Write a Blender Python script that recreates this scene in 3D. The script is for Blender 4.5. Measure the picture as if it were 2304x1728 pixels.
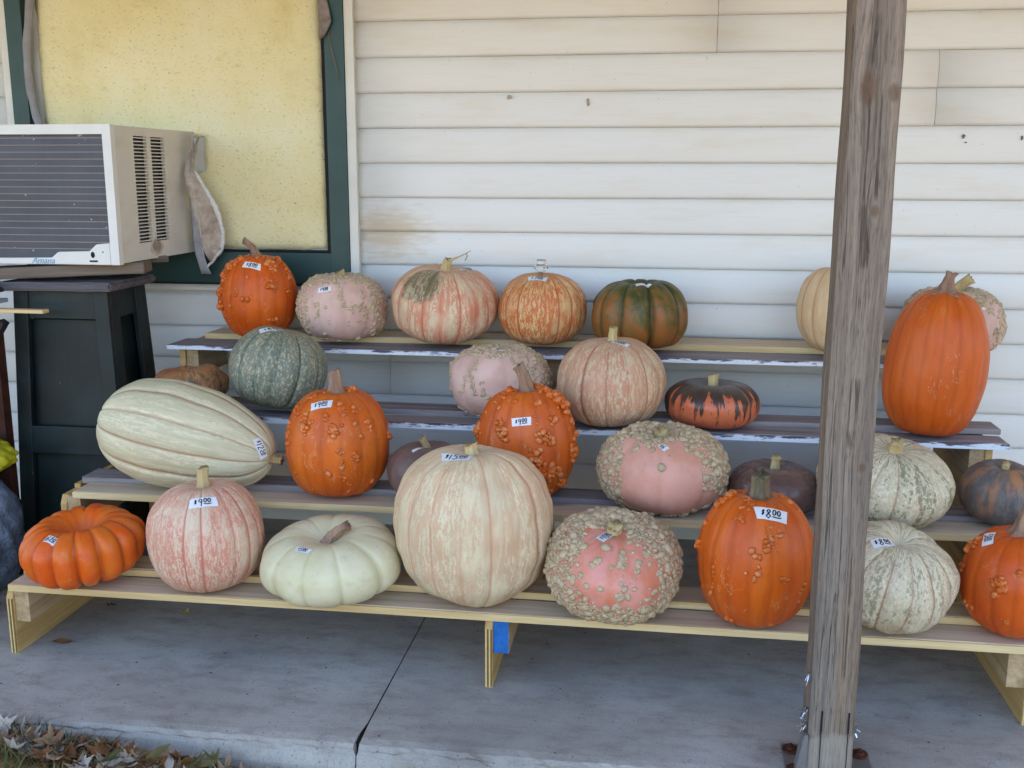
import bpy, bmesh, math, random
import numpy as np
from mathutils import Vector, Matrix
from mathutils.bvhtree import BVHTree

S = bpy.context.scene
for o in list(bpy.data.objects):
    bpy.data.objects.remove(o, do_unlink=True)
R = math.radians

# ------------------------------------------------------------------ camera
CAM = Vector((0.0, -3.26, 1.2115))
yaw, pitch, roll = 0.1428, 0.201, 0.0015
fw = Vector((-math.sin(yaw) * math.cos(pitch), math.cos(yaw) * math.cos(pitch), -math.sin(pitch)))
rt = Vector((math.cos(yaw), math.sin(yaw), 0))
up = rt.cross(fw)
rt, up = math.cos(roll) * rt + math.sin(roll) * up, -math.sin(roll) * rt + math.cos(roll) * up
cd = bpy.data.cameras.new('camera')
cam = bpy.data.objects.new('camera', cd)
S.collection.objects.link(cam)
cam.matrix_world = Matrix(((rt.x, up.x, -fw.x, CAM.x), (rt.y, up.y, -fw.y, CAM.y), (rt.z, up.z, -fw.z, CAM.z), (0, 0, 0, 1)))
cd.sensor_width = 36
cd.lens = 2328.06 / 2304 * 36
cd.clip_start = 0.05
cd.clip_end = 500
S.camera = cam

# ------------------------------------------------------------------ sky, sun, exposure
SUN_EL, SUN_AZ = 40.0, 12.0          # sun behind the house, the porch lies in open shade
w = bpy.data.worlds.new('World')
S.world = w
w.use_nodes = True
nt = w.node_tree
sky = nt.nodes.new('ShaderNodeTexSky')
sky.sky_type = 'NISHITA'
sky.sun_disc = False
sky.sun_elevation = R(SUN_EL)
sky.sun_rotation = R(SUN_AZ)
sky.air_density = 1.0
sky.dust_density = 2.6
sky.ozone_density = 1.0
bg = nt.nodes['Background']
nt.links.new(sky.outputs[0], bg.inputs[0])
bg.inputs[1].default_value = 0.15
ld = bpy.data.lights.new('sun', 'SUN')
ld.energy = 4.2
ld.angle = R(0.5)
ld.color = (1.0, 0.93, 0.82)
sun = bpy.data.objects.new('sun', ld)
S.collection.objects.link(sun)
sd = Vector((math.sin(R(SUN_AZ)) * math.cos(R(SUN_EL)), math.cos(R(SUN_AZ)) * math.cos(R(SUN_EL)), math.sin(R(SUN_EL))))
sun.rotation_euler = sd.to_track_quat('Z', 'Y').to_euler()
sun.location = (0, 12, 12)
S.view_settings.view_transform = 'Standard'
S.view_settings.look = 'None'
S.view_settings.gamma = 1
S.view_settings.use_curve_mapping = False
S.view_settings.exposure = 2.35
S.cycles.max_bounces = 6
S.cycles.diffuse_bounces = 3
S.cycles.glossy_bounces = 3
S.cycles.transmission_bounces = 5

# ------------------------------------------------------------------ helpers
def lin(c):
    c = c / 255.0
    return c / 12.92 if c <= 0.04045 else ((c + 0.055) / 1.055) ** 2.4

def C(r, g, b):
    return (lin(r), lin(g), lin(b), 1.0)

class G:
    """small node-graph builder round one Principled material"""
    def __init__(s, name, rough=0.6, spec=0.35):
        s.m = bpy.data.materials.new(name)
        s.m.use_nodes = True
        s.t = s.m.node_tree
        s.b = s.t.nodes['Principled BSDF']
        s.set('Roughness', rough)
        s.set('Specular IOR Level', spec)
    def put(s, sock, v):
        if isinstance(v, bpy.types.NodeSocket):
            s.t.links.new(v, sock)
        else:
            sock.default_value = v
    def set(s, name, v):
        s.put(s.b.inputs[name], v)
        return s
    def node(s, ty, **k):
        n = s.t.nodes.new(ty)
        for a, v in k.items():
            setattr(n, a, v)
        return n
    def obj(s):
        return s.node('ShaderNodeTexCoord').outputs['Object']
    def pos(s):
        return s.node('ShaderNodeNewGeometry').outputs['Position']
    def rnd(s):
        return s.node('ShaderNodeObjectInfo').outputs['Random']
    def attr(s, name, out='Vector'):
        return s.node('ShaderNodeAttribute', attribute_name=name).outputs[out]
    def map(s, vec, scale=(1, 1, 1), loc=(0, 0, 0), rot=(0, 0, 0)):
        n = s.node('ShaderNodeMapping')
        s.put(n.inputs[0], vec)
        n.inputs['Location'].default_value = loc
        n.inputs['Rotation'].default_value = rot
        n.inputs['Scale'].default_value = scale
        return n.outputs[0]
    def sep(s, vec):
        n = s.node('ShaderNodeSeparateXYZ')
        s.put(n.inputs[0], vec)
        return n.outputs
    def comb(s, x, y, z):
        n = s.node('ShaderNodeCombineXYZ')
        for i, v in enumerate((x, y, z)):
            s.put(n.inputs[i], v)
        return n.outputs[0]
    def noise(s, vec, scale, detail=4, rough=0.55, dist=0.0, out=0):
        n = s.node('ShaderNodeTexNoise')
        s.put(n.inputs['Vector'], vec)
        n.inputs['Scale'].default_value = scale
        n.inputs['Detail'].default_value = detail
        n.inputs['Roughness'].default_value = rough
        n.inputs['Distortion'].default_value = dist
        return n.outputs[out]
    def vor(s, vec, scale, feature='F1', rand=1.0, out='Distance'):
        n = s.node('ShaderNodeTexVoronoi', feature=feature)
        s.put(n.inputs['Vector'], vec)
        n.inputs['Scale'].default_value = scale
        n.inputs['Randomness'].default_value = rand
        return n.outputs[out]
    def mth(s, op, a, b=0.0, c=0.0):
        n = s.node('ShaderNodeMath', operation=op)
        for i, v in enumerate((a, b, c)):
            s.put(n.inputs[i], v)
        return n.outputs[0]
    def vadd(s, a, b):
        n = s.node('ShaderNodeVectorMath', operation='ADD')
        s.put(n.inputs[0], a)
        s.put(n.inputs[1], b)
        return n.outputs[0]
    def vmul(s, a, k):
        n = s.node('ShaderNodeVectorMath', operation='SCALE')
        s.put(n.inputs[0], a)
        n.inputs['Scale'].default_value = k
        return n.outputs[0]
    def step(s, f, lo, hi, a=0.0, b=1.0):
        n = s.node('ShaderNodeMapRange', interpolation_type='SMOOTHSTEP')
        s.put(n.inputs[0], f)
        for i, v in enumerate((lo, hi, a, b)):
            n.inputs[i + 1].default_value = v
        return n.outputs[0]
    def ramp(s, f, stops):
        n = s.node('ShaderNodeValToRGB')
        e = n.color_ramp.elements
        while len(e) < len(stops):
            e.new(0.5)
        for i, (p, c) in enumerate(stops):
            e[i].position = p
            e[i].color = c
        s.put(n.inputs[0], f)
        return n.outputs[0]
    def mix(s, f, a, b, mode='MIX'):
        n = s.node('ShaderNodeMix', data_type='RGBA', blend_type=mode)
        s.put(n.inputs[0], f)
        s.put(n.inputs[6], a)
        s.put(n.inputs[7], b)
        return n.outputs[2]
    def bump(s, h, strength=0.3, dist=0.002):
        n = s.node('ShaderNodeBump')
        s.put(n.inputs['Height'], h)
        n.inputs['Strength'].default_value = strength
        n.inputs['Distance'].default_value = dist
        s.put(s.b.inputs['Normal'], n.outputs[0])
        return s
    def col(s, c):
        return s.set('Base Color', c)

def flat(name, c, rough=0.6, spec=0.35, metal=0.0, var=0.12, scale=8):
    g = G(name, rough, spec)
    n = g.noise(g.obj(), scale, 5, 0.6)
    d = tuple(x * (1 - var * 1.6) for x in c[:3]) + (1,)
    l = tuple(min(1, x * (1 + var)) for x in c[:3]) + (1,)
    g.col(g.ramp(n, [(0.3, d), (0.7, l)]))
    g.set('Metallic', metal)
    return g.m

def link(name, me, mat=None, parent=None, loc=None, smooth=False):
    o = bpy.data.objects.new(name, me)
    S.collection.objects.link(o)
    if mat is not None and len(me.materials) == 0:
        me.materials.append(mat)
    if parent is not None:
        o.parent = parent
    if loc is not None:
        o.location = loc
    if smooth:
        me.polygons.foreach_set('use_smooth', np.ones(len(me.polygons), dtype=bool))
    return o

def tag(o, label=None, cat=None, group=None, kind=None):
    if label: o['label'] = label
    if cat: o['category'] = cat
    if group: o['group'] = group
    if kind: o['kind'] = kind
    return o

def empty(name, loc=(0, 0, 0), label=None, cat=None, group=None, kind=None):
    o = bpy.data.objects.new(name, None)
    S.collection.objects.link(o)
    o.location = loc
    o.empty_display_size = 0.05
    return tag(o, label, cat, group, kind)

def mesh(name, v, f):
    me = bpy.data.meshes.new(name)
    me.from_pydata([tuple(map(float, p)) for p in v], [], [tuple(map(int, q)) for q in f])
    me.validate()
    me.update()
    return me

def boxv(x0, x1, y0, y1, z0, z1):
    return [(x0, y0, z0), (x1, y0, z0), (x1, y1, z0), (x0, y1, z0), (x0, y0, z1), (x1, y0, z1), (x1, y1, z1), (x0, y1, z1)]
BOXF = [(0, 3, 2, 1), (4, 5, 6, 7), (0, 1, 5, 4), (1, 2, 6, 5), (2, 3, 7, 6), (3, 0, 4, 7)]

def box(name, x0, x1, y0, y1, z0, z1, mat, parent=None, bev=0.0, wob=0.0, seed=0, cuts=0):
    """a box mesh with softened, slightly uneven edges; object origin at its centre"""
    cx, cy, cz = (x0 + x1) / 2, (y0 + y1) / 2, (z0 + z1) / 2
    bm = bmesh.new()
    vs = [bm.verts.new((p[0] - cx, p[1] - cy, p[2] - cz)) for p in boxv(x0, x1, y0, y1, z0, z1)]
    for q in BOXF:
        bm.faces.new([vs[i] for i in q])
    if cuts:
        d = (x1 - x0, y1 - y0, z1 - z0)
        ax = d.index(max(d))
        es = [e for e in bm.edges if abs((e.verts[0].co - e.verts[1].co)[ax]) > d[ax] * 0.9]
        bmesh.ops.subdivide_edges(bm, edges=es, cuts=cuts, use_grid_fill=True)
        rg = random.Random(seed)
        if wob:
            fr = [rg.uniform(2, 5) for _ in range(3)]
            ph = [rg.uniform(0, 6) for _ in range(3)]
            for v in bm.verts:
                s = v.co[ax]
                for k in range(3):
                    if k != ax:
                        v.co[k] += wob * math.sin(s * fr[k] + ph[k]) + wob * 0.3 * rg.uniform(-1, 1)
    if bev:
        es = [e for e in bm.edges if len(e.link_faces) == 2 and e.calc_face_angle() > 0.6]
        bmesh.ops.bevel(bm, geom=es, offset=bev, segments=2, affect='EDGES', clamp_overlap=True)
    me = bpy.data.meshes.new(name)
    bm.to_mesh(me)
    bm.free()
    o = link(name, me, mat, parent)
    o.location = (cx, cy, cz)
    return o

def prism(name, poly, axis, a0, a1, mat, parent=None, bev=0.0):
    """extrude a 2-D polygon along axis (0: poly is y,z; 1: poly is x,z; 2: poly is x,y)"""
    def p3(q, a):
        return {0: (a, q[0], q[1]), 1: (q[0], a, q[1]), 2: (q[0], q[1], a)}[axis]
    n = len(poly)
    bm = bmesh.new()
    A = [bm.verts.new(p3(q, a0)) for q in poly]
    B = [bm.verts.new(p3(q, a1)) for q in poly]
    bm.faces.new(A)
    bm.faces.new(B[::-1])
    for i in range(n):
        bm.faces.new((A[i], B[i], B[(i + 1) % n], A[(i + 1) % n]))
    bmesh.ops.recalc_face_normals(bm, faces=bm.faces)
    if bev:
        es = [e for e in bm.edges if len(e.link_faces) == 2 and e.calc_face_angle() > 0.6]
        bmesh.ops.bevel(bm, geom=es, offset=bev, segments=2, affect='EDGES', clamp_overlap=True)
    me = bpy.data.meshes.new(name)
    bm.to_mesh(me)
    bm.free()
    return link(name, me, mat, parent)

def sweep(pts, radii, nseg=12, ridge=0.0, nr=5, twist=0.0, cap=0.0, seed=0, flatk=1.0):
    """tube along points with optional ridges; returns verts, faces"""
    P = [Vector(p) for p in pts]
    rg = random.Random(seed)
    V, F = [], []
    T = []
    for i in range(len(P)):
        a, b = P[max(0, i - 1)], P[min(len(P) - 1, i + 1)]
        T.append((b - a).normalized())
    ref = Vector((1, 0, 0)) if abs(T[0].x) < 0.8 else Vector((0, 1, 0))
    n0 = (ref - T[0] * ref.dot(T[0])).normalized()
    for i, p in enumerate(P):
        n0 = (n0 - T[i] * n0.dot(T[i])).normalized()
        bq = T[i].cross(n0)
        for k in range(nseg):
            a = 2 * math.pi * k / nseg
            r = radii[i] * (1 + ridge * math.cos(nr * a + twist * i)) * (1 + 0.07 * rg.uniform(-1, 1) * (ridge > 0))
            V.append(p + n0 * (math.cos(a) * r) + bq * (math.sin(a) * r * flatk))
    for i in range(len(P) - 1):
        for k in range(nseg):
            a, b = i * nseg + k, i * nseg + (k + 1) % nseg
            F.append((a, b, b + nseg, a + nseg))
    V.append(P[0] - T[0] * 0.0)
    c0 = len(V) - 1
    V.append(P[-1] - T[-1] * cap)
    c1 = len(V) - 1
    L = (len(P) - 1) * nseg
    for k in range(nseg):
        F.append((c0, (k + 1) % nseg, k))
        F.append((c1, L + k, L + (k + 1) % nseg))
    return V, F

def bez(p0, p1, p2, n):
    p0, p1, p2 = Vector(p0), Vector(p1), Vector(p2)
    return [p0 * (1 - t) ** 2 + p1 * 2 * t * (1 - t) + p2 * t * t for t in [i / (n - 1) for i in range(n)]]

# ------------------------------------------------------------------ materials: setting
def mk_siding():
    g = G('vinyl_siding', 0.48, 0.4)
    p = g.pos()
    n1 = g.noise(g.map(p, (1.3, 1, 7)), 2.2, 5, 0.6)
    n2 = g.noise(g.map(p, (2.0, 1, 60)), 3.0, 4, 0.7)
    c = g.mix(g.step(n1, 0.45, 0.8, 0, .6), C(234, 233, 229), C(224, 216, 198))
    c = g.mix(g.mth('MULTIPLY', g.step(n2, 0.5, 0.78), 0.16), c, C(204, 188, 158))
    # brown run-off stain beside the window trim
    xs = g.sep(p)
    dx = g.mth('DIVIDE', g.mth('ADD', xs[0], 0.90), 0.16)
    dz = g.mth('DIVIDE', g.mth('SUBTRACT', xs[2], 1.02), 0.10)
    d = g.mth('SQRT', g.mth('ADD', g.mth('MULTIPLY', dx, dx), g.mth('MULTIPLY', dz, dz)))
    d = g.mth('ADD', d, g.mth('MULTIPLY', g.mth('SUBTRACT', g.noise(g.map(p, (6, 1, 30)), 3, 4), 0.5), 1.6))
    c = g.mix(g.step(d, 1.2, 0.2, 0.0, 0.55), c, C(205, 178, 128))
    sp = g.noise(p, 95, 2, 0.5)
    c = g.mix(g.step(sp, 0.75, 0.77, 0, 0.5), c, C(90, 84, 78))
    g.col(c)
    g.bump(g.noise(g.map(p, (4, 1, 130)), 4, 3, 0.6), 0.10, 0.0008)
    return g.m

def mk_foam():
    g = G('yellow_foam', 0.9, 0.15)
    p = g.pos()
    n1 = g.noise(p, 3.5, 6, 0.65)
    c = g.ramp(n1, [(0.22, C(226, 208, 150)), (0.45, C(241, 229, 178)), (0.75, C(247, 239, 204))])
    n2 = g.noise(g.map(p, (1, 1, 1.7), rot=(0, R(25), 0)), 95, 4, 0.75)
    c = g.mix(g.step(n2, 0.57, 0.70, 0, 0.6), c, C(128, 102, 56))
    n3 = g.noise(g.map(p, (0.8, 1, 1.8)), 26, 4, 0.7)
    c = g.mix(g.step(n3, 0.56, 0.78, 0, 0.26), c, C(160, 128, 70))
    g.col(c)
    sc = g.noise(g.map(p, (1, 1, 0.25), rot=(0, R(-28), 0)), 14, 3, 0.6)
    c = g.mix(g.mth('MULTIPLY', g.step(sc, 0.68, 0.74), g.step(g.noise(p, 3, 2), 0.5, 0.6, 0, 0.6)), c, C(250, 246, 226))
    g.col(c)
    g.bump(g.noise(p, 160, 4, 0.7), 0.8, 0.004)
    return g.m

def mk_concrete():
    g = G('concrete', 0.82, 0.25)
    p = g.pos()
    a = g.noise(p, 1.6, 7, 0.62)
    b = g.noise(g.map(p, (1, 2.2, 1)), 9, 6, 0.7)
    c = g.ramp(a, [(0.28, C(146, 139, 132)), (0.5, C(174, 166, 157)), (0.72, C(196, 188, 178))])
    c = g.mix(g.step(b, 0.42, 0.7, 0, 0.5), c, C(134, 120, 108))
    bl = g.noise(g.map(p, (1, 1.4, 1), loc=(5, 2, 0)), 4.5, 6, 0.7)
    c = g.mix(g.step(bl, 0.55, 0.72, 0, 0.5), c, C(112, 104, 100))
    s1 = g.noise(p, 46, 3, 0.6)
    c = g.mix(g.step(s1, 0.70, 0.76, 0, 0.7), c, C(62, 56, 52))
    s2 = g.noise(p, 210, 2, 0.6)
    c = g.mix(g.step(s2, 0.52, 0.72, 0, 0.35), c, C(92, 88, 86))
    s3 = g.noise(g.map(p, (3, 0.6, 1)), 2.6, 5, 0.6)
    c = g.mix(g.step(s3, 0.60, 0.75, 0, 0.3), c, C(186, 184, 182))
    hl = g.noise(g.map(p, (1, 1, 0), loc=(2, 7, 0)), 2.3, 4, 0.62)
    hm = g.step(g.mth('ABSOLUTE', g.mth('SUBTRACT', hl, 0.5)), 0.0032, 0.0008)
    hm = g.mth('MULTIPLY', hm, g.step(g.noise(p, 1.7, 2), 0.52, 0.6))
    c = g.mix(g.mth('MULTIPLY', hm, 0.2), c, C(66, 60, 56))
    pit = g.vor(p, 34)
    c = g.mix(g.step(pit, 0.10, 0.05, 0, 0.6), c, C(74, 68, 62))
    rus = g.noise(g.map(p, loc=(9, 3, 0)), 5.5, 4, 0.6)
    c = g.mix(g.step(rus, 0.66, 0.74, 0, 0.4), c, C(150, 118, 92))
    g.col(c)
    g.bump(g.mth('ADD', g.noise(p, 240, 3, 0.6), g.mth('MULTIPLY', g.noise(p, 22, 4), 1.2)), 0.35, 0.0015)
    return g.m

def mk_ground():
    g = G('lawn_soil', 0.95, 0.1)
    p = g.pos()
    a = g.noise(p, 0.7, 6, 0.6)
    b = g.noise(p, 16, 6, 0.7)
    c = g.ramp(a, [(0.3, C(122, 98, 62)), (0.5, C(160, 130, 84)), (0.7, C(182, 152, 104))])
    c = g.mix(g.step(b, 0.4, 0.7, 0, 0.7), c, C(76, 58, 40))
    g.col(c)
    g.bump(b, 0.8, 0.01)
    return g.m

def mk_wood(name, c1, c2, c3, axis=0, knots=0.0, rough=0.7, scl=1.0):
    g = G(name, rough, 0.25)
    o = g.obj()
    off = g.vmul(g.comb(g.rnd(), g.rnd(), g.rnd()), 9.0)
    o = g.vadd(o, off)
    sc = [26 * scl, 26 * scl, 26 * scl]
    sc[axis] = 1.1 * scl
    q = g.map(o, tuple(sc))
    n = g.noise(q, 1.6, 6, 0.65, 0.4)
    sc2 = [130 * scl] * 3
    sc2[axis] = 4 * scl
    f = g.noise(g.map(o, tuple(sc2)), 1.5, 3, 0.6)
    c = g.ramp(n, [(0.28, c1), (0.5, c2), (0.72, c3)])
    c = g.mix(g.step(f, 0.45, 0.75, 0, 0.3), c, c1)
    di = g.noise(g.map(o, (2, 5, 5)), 2.0, 5, 0.7)
    c = g.mix(g.step(di, 0.55, 0.75, 0, 0.25), c, C(126, 104, 88))
    if knots:
        sk = [7, 7, 7]
        sk[axis] = 2.2
        k = g.vor(g.map(o, tuple(sk)), 1.0, rand=1.0)
        c = g.mix(g.step(k, 0.20, 0.07, 0, knots), c, tuple(x * 0.3 for x in c1[:3]) + (1,))
    g.col(c)
    g.bump(g.mth('ADD', n, f), 0.25, 0.0012)
    return g

def mk_greyplank():
    g = G('grey_painted_plank', 0.6, 0.35)
    o = g.obj()
    ro = g.vadd(o, g.vmul(g.comb(g.rnd(), g.rnd(), g.rnd()), 7.0))
    n = g.noise(g.map(ro, (1.5, 22, 22)), 2.0, 6, 0.65, 0.3)
    c = g.ramp(n, [(0.28, C(106, 98, 98)), (0.5, C(144, 134, 134)), (0.72, C(168, 157, 154))])
    sp = g.noise(g.map(ro, (3, 12, 12)), 3, 5, 0.7)
    c = g.mix(g.step(sp, 0.64, 0.72, 0, 0.7), c, C(72, 56, 50))
    g.col(c)
    g.bump(n, 0.25, 0.001)
    return g.m

def mk_whitechip():
    g = G('chipped_white_paint', 0.5, 0.4)
    o = g.obj()
    n = g.noise(g.map(o, (7, 40, 40)), 2.2, 6, 0.75)
    z = g.sep(o)[2]
    h = g.mth('ADD', g.mth('MULTIPLY', z, -60.0), g.mth('MULTIPLY', g.mth('SUBTRACT', n, 0.46), 4.5))
    m = g.step(h, -0.25, 0.1)
    g.col(g.mix(m, C(84, 80, 92), C(226, 228, 236)))
    g.bump(m, 0.4, 0.0006)
    return g.m

def mk_post():
    g = G('weathered_post_wood', 0.85, 0.2)
    o = g.obj()
    x = g.sep(o)
    u = x[0]
    # knots (post-local x, z) push the grain aside
    ks = [(-0.012, 1.36, 0.016, 0.030), (0.033, 1.352, 0.012, 0.018), (0.014, 1.144, 0.008, 0.013), (0.024, 0.661, 0.007, 0.010), (-0.02, 1.95, 0.012, 0.02)]
    km = 0.0
    for (kx, kz, rx, rz) in ks:
        dx = g.mth('DIVIDE', g.mth('SUBTRACT', x[0], kx), rx)
        dz = g.mth('DIVIDE', g.mth('SUBTRACT', x[2], kz), rz)
        d2 = g.mth('ADD', g.mth('MULTIPLY', dx, dx), g.mth('MULTIPLY', dz, dz))
        dw = g.mth('ADD', g.mth('MULTIPLY', dx, dx), g.mth('MULTIPLY', g.mth('MULTIPLY', dz, dz), 0.16))
        push = g.mth('MULTIPLY', g.mth('MULTIPLY', dx, rx * 0.85), g.mth('DIVIDE', 1.0, g.mth('ADD', 1.0, g.mth('MULTIPLY', dw, 0.5))))
        u = g.mth('SUBTRACT', u, push)
        d2 = g.mth('ADD', d2, g.mth('MULTIPLY', g.mth('SUBTRACT', g.noise(o, 120, 3), .5), .9))
        k = g.step(d2, 1.5, 0.1)
        km = k if isinstance(km, float) else g.mth('MAXIMUM', km, k)
    wob = g.noise(g.map(o, (2, 2, 1.0)), 1.3, 2, 0.5)
    u = g.mth('ADD', u, g.mth('MULTIPLY', wob, 0.014))
    q = g.comb(u, x[1], g.mth('MULTIPLY', x[2], 0.010))
    n = g.noise(q, 95, 4, 0.6)
    f = g.noise(g.map(q, (1, 1, 5)), 480, 3, 0.6)
    c = g.ramp(n, [(0.26, C(88, 77, 68)), (0.40, C(124, 111, 99)), (0.56, C(144, 130, 116)), (0.74, C(164, 147, 128))])
    lo = g.noise(g.map(o, (14, 14, 1.2)), 1.0, 4, 0.6)
    c = g.mix(g.step(lo, 0.52, 0.7, 0, 0.45), c, C(160, 130, 98))
    lo2 = g.noise(g.map(o, (20, 20, 0.9), loc=(3, 1, 5)), 1.0, 4, 0.6)
    c = g.mix(g.step(lo2, 0.52, 0.7, 0, 0.35), c, C(122, 117, 115))
    c = g.mix(g.step(f, 0.46, 0.72, 0, 0.6), c, C(70, 60, 55))
    mo = g.noise(g.map(o, (8, 8, 8)), 3, 5, 0.7)
    c = g.mix(g.step(mo, 0.5, 0.8, 0, 0.4), c, C(110, 98, 92))
    crack = g.noise(g.map(q, (1, 1, 0.8), loc=(4, 2, 1)), 42, 2, 0.5)
    cr = g.step(g.mth('ABSOLUTE', g.mth('SUBTRACT', crack, 0.5)), 0.010, 0.003)
    cr = g.mth('MULTIPLY', cr, g.step(g.noise(g.map(o, (1, 1, 2.5)), 3, 3), 0.42, 0.55))
    c = g.mix(g.mth('MULTIPLY', cr, 0.65), c, C(58, 50, 46))
    c = g.mix(g.mth('MULTIPLY', km, 0.6), c, C(98, 72, 52))
    # bare pale patch near the foot
    c = g.mix(g.mth('MULTIPLY', g.step(g.mth('ADD', x[2], g.mth('MULTIPLY', g.noise(o, 18, 3), 0.08)), 0.145, 0.125), 0.45), c, C(176, 164, 150))
    g.col(c)
    h = g.mth('SUBTRACT', g.mth('ADD', n, g.mth('MULTIPLY', f, 0.5)), g.mth('MULTIPLY', cr, 2.5))
    g.bump(h, 0.7, 0.003)
    return g.m

M = {}
M['siding'] = mk_siding()
M['foam'] = mk_foam()
M['concrete'] = mk_concrete()
M['ground'] = mk_ground()
M['post'] = mk_post()
M['pine'] = mk_wood('new_pine_board', C(196, 160, 106), C(222, 192, 140), C(236, 212, 166), 0, 0.5).m
M['pine_top'] = mk_wood('handled_pine_board', C(190, 164, 136), C(214, 190, 162), C(226, 206, 180), 0, 0.55).m
M['ply'] = mk_wood('plywood_panel', C(168, 128, 74), C(200, 162, 104), C(214, 180, 124), 1, 0.35).m
M['lumber'] = mk_wood('stud_lumber', C(150, 118, 84), C(188, 156, 116), C(206, 178, 138), 1, 0.5).m
M['grey'] = mk_greyplank()
M['chip'] = mk_whitechip()
M['green'] = flat('dark_green_paint', C(40, 72, 70), 0.45, 0.45, var=0.1)
M['trim'] = flat('white_trim_vinyl', C(222, 221, 212), 0.45, 0.4, var=0.05)
M['black'] = flat('black_rubber', C(26, 26, 30), 0.7, 0.3)
M['blue'] = flat('blue_end_paint', C(36, 104, 178), 0.6, 0.35, var=0.18, scale=60)
M['roof'] = flat('porch_ceiling_paint', C(196, 182, 150), 0.7, 0.25)
M['shingle'] = flat('roof_shingle', C(78, 74, 72), 0.9, 0.1)

# ------------------------------------------------------------------ ground, slab
gx = [-80, -20, -6] + [-4 + .1 * i for i in range(61)] + [4, 20, 80]
gy = [-90, -30, -8, -4, -3, -2.4, -2.0, -1.8, -1.65, -1.55, -1.48, -1.42, -1.37, -1.33, -1.29, -1.2, 0, 10, 70]
def gz(x, y):
    k = max(0.0, min(1.0, (-.35 - x) / 1.25)); k = k * k * (3 - 2 * k)
    d = max(0.0, min(1.0, (y + 2.6) / 1.2))
    return -.118 + (.088 * k + .012) * d + .004 * math.sin(x * 11) * d
me = mesh('ground', [(x, y, gz(x, y)) for y in gy for x in gx], [(j * len(gx) + i, j * len(gx) + i + 1, (j + 1) * len(gx) + i + 1, (j + 1) * len(gx) + i) for j in range(len(gy) - 1) for i in range(len(gx) - 1)])
tag(link('ground', me, M['ground']), kind='structure')

slab = empty('porch_slab', (0, 0, 0), kind='structure')
def slab_section(x0, x1, seed, jl, jr):
    rg = random.Random(seed)
    prof = [(0.16, -0.30), (0.16, 0.0), (-0.9, 0.0), (-1.20, 0.0), (-1.262, -0.0005), (-1.284, -0.003), (-1.293, -0.009), (-1.291, -0.016), (-1.300, -0.022), (-1.306, -0.05), (-1.304, -0.13), (-1.30, -0.30)]
    nx = max(8, int((x1 - x0) / 0.02))
    amp = [0, 0, 0, 0, 0, .003, .006, .0045, .004, .002, 0, 0]
    ph = [rg.uniform(0, 6) for _ in range(6)]
    V, F = [], []
    for i in range(nx + 1):
        x = x0 + (x1 - x0) * i / nx
        lo = sum(math.sin(x * fq + p) for fq, p in zip((7, 13, 29, 53, 97, 171), ph)) / 6
        for j, (y, z) in enumerate(prof):
            xx = x
            if i == nx and jr and -1.296 < y < -1.25: xx -= 0.007
            if i == 0 and jl and -1.296 < y < -1.25: xx += 0.002
            V.append((xx, y + amp[j] * lo * 1.4 + amp[j] * rg.uniform(-.5, .5), z + amp[j] * 0.5 * rg.uniform(-1, .6)))
    m = len(prof)
    for i in range(nx):
        for j in range(m - 1):
            a = i * m + j
            F.append((a, a + m, a + m + 1, a + 1))
    F.append(tuple(range(m)))
    F.append(tuple(nx * m + j for j in reversed(range(m))))
    me = mesh('slab_section', V, F)
    bm = bmesh.new(); bm.from_mesh(me); bmesh.ops.recalc_face_normals(bm, faces=bm.faces); bm.to_mesh(me); bm.free()
    link('slab_section', me, M['concrete'], slab)
slab_section(-5.0, -0.6228, 3, False, True)
slab_section(-0.6195, 5.0, 4, True, False)
soil = flat('joint_dirt', C(52, 44, 38), 0.95, 0.1)
box('joint_filler', -0.632, -0.612, -1.272, 0.15, -0.2, -0.006, soil, slab)

# ------------------------------------------------------------------ house
house = empty('house', (0, 0.11, 0), 'cream house wall of lapped vinyl siding with a green framed window', 'house')
def hp(o):
    o.parent = house
    o.location = Vector(o.location) - Vector((0, 0.11, 0))
    return o
hp(box('wall', -6.5, 6.0, 0.112, 8.0, -0.10, 2.75, M['trim']))
hp(prism('roof', [(-1.95, 2.30), (-1.95, 2.42), (4.2, 4.5), (8.6, 2.9), (8.6, 2.76), (4.2, 4.3), (0.11, 2.84), (0.11, 2.52)], 0, -7.0, 6.5, M['shingle']))
hp(box('porch_ceiling', -6.8, 6.3, -1.90, 0.105, 2.27, 2.295, M['roof']))
hp(box('porch_beam', -6.8, 6.3, -1.345, -1.225, 2.10, 2.268, M['lumber'], bev=0.004))
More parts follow.
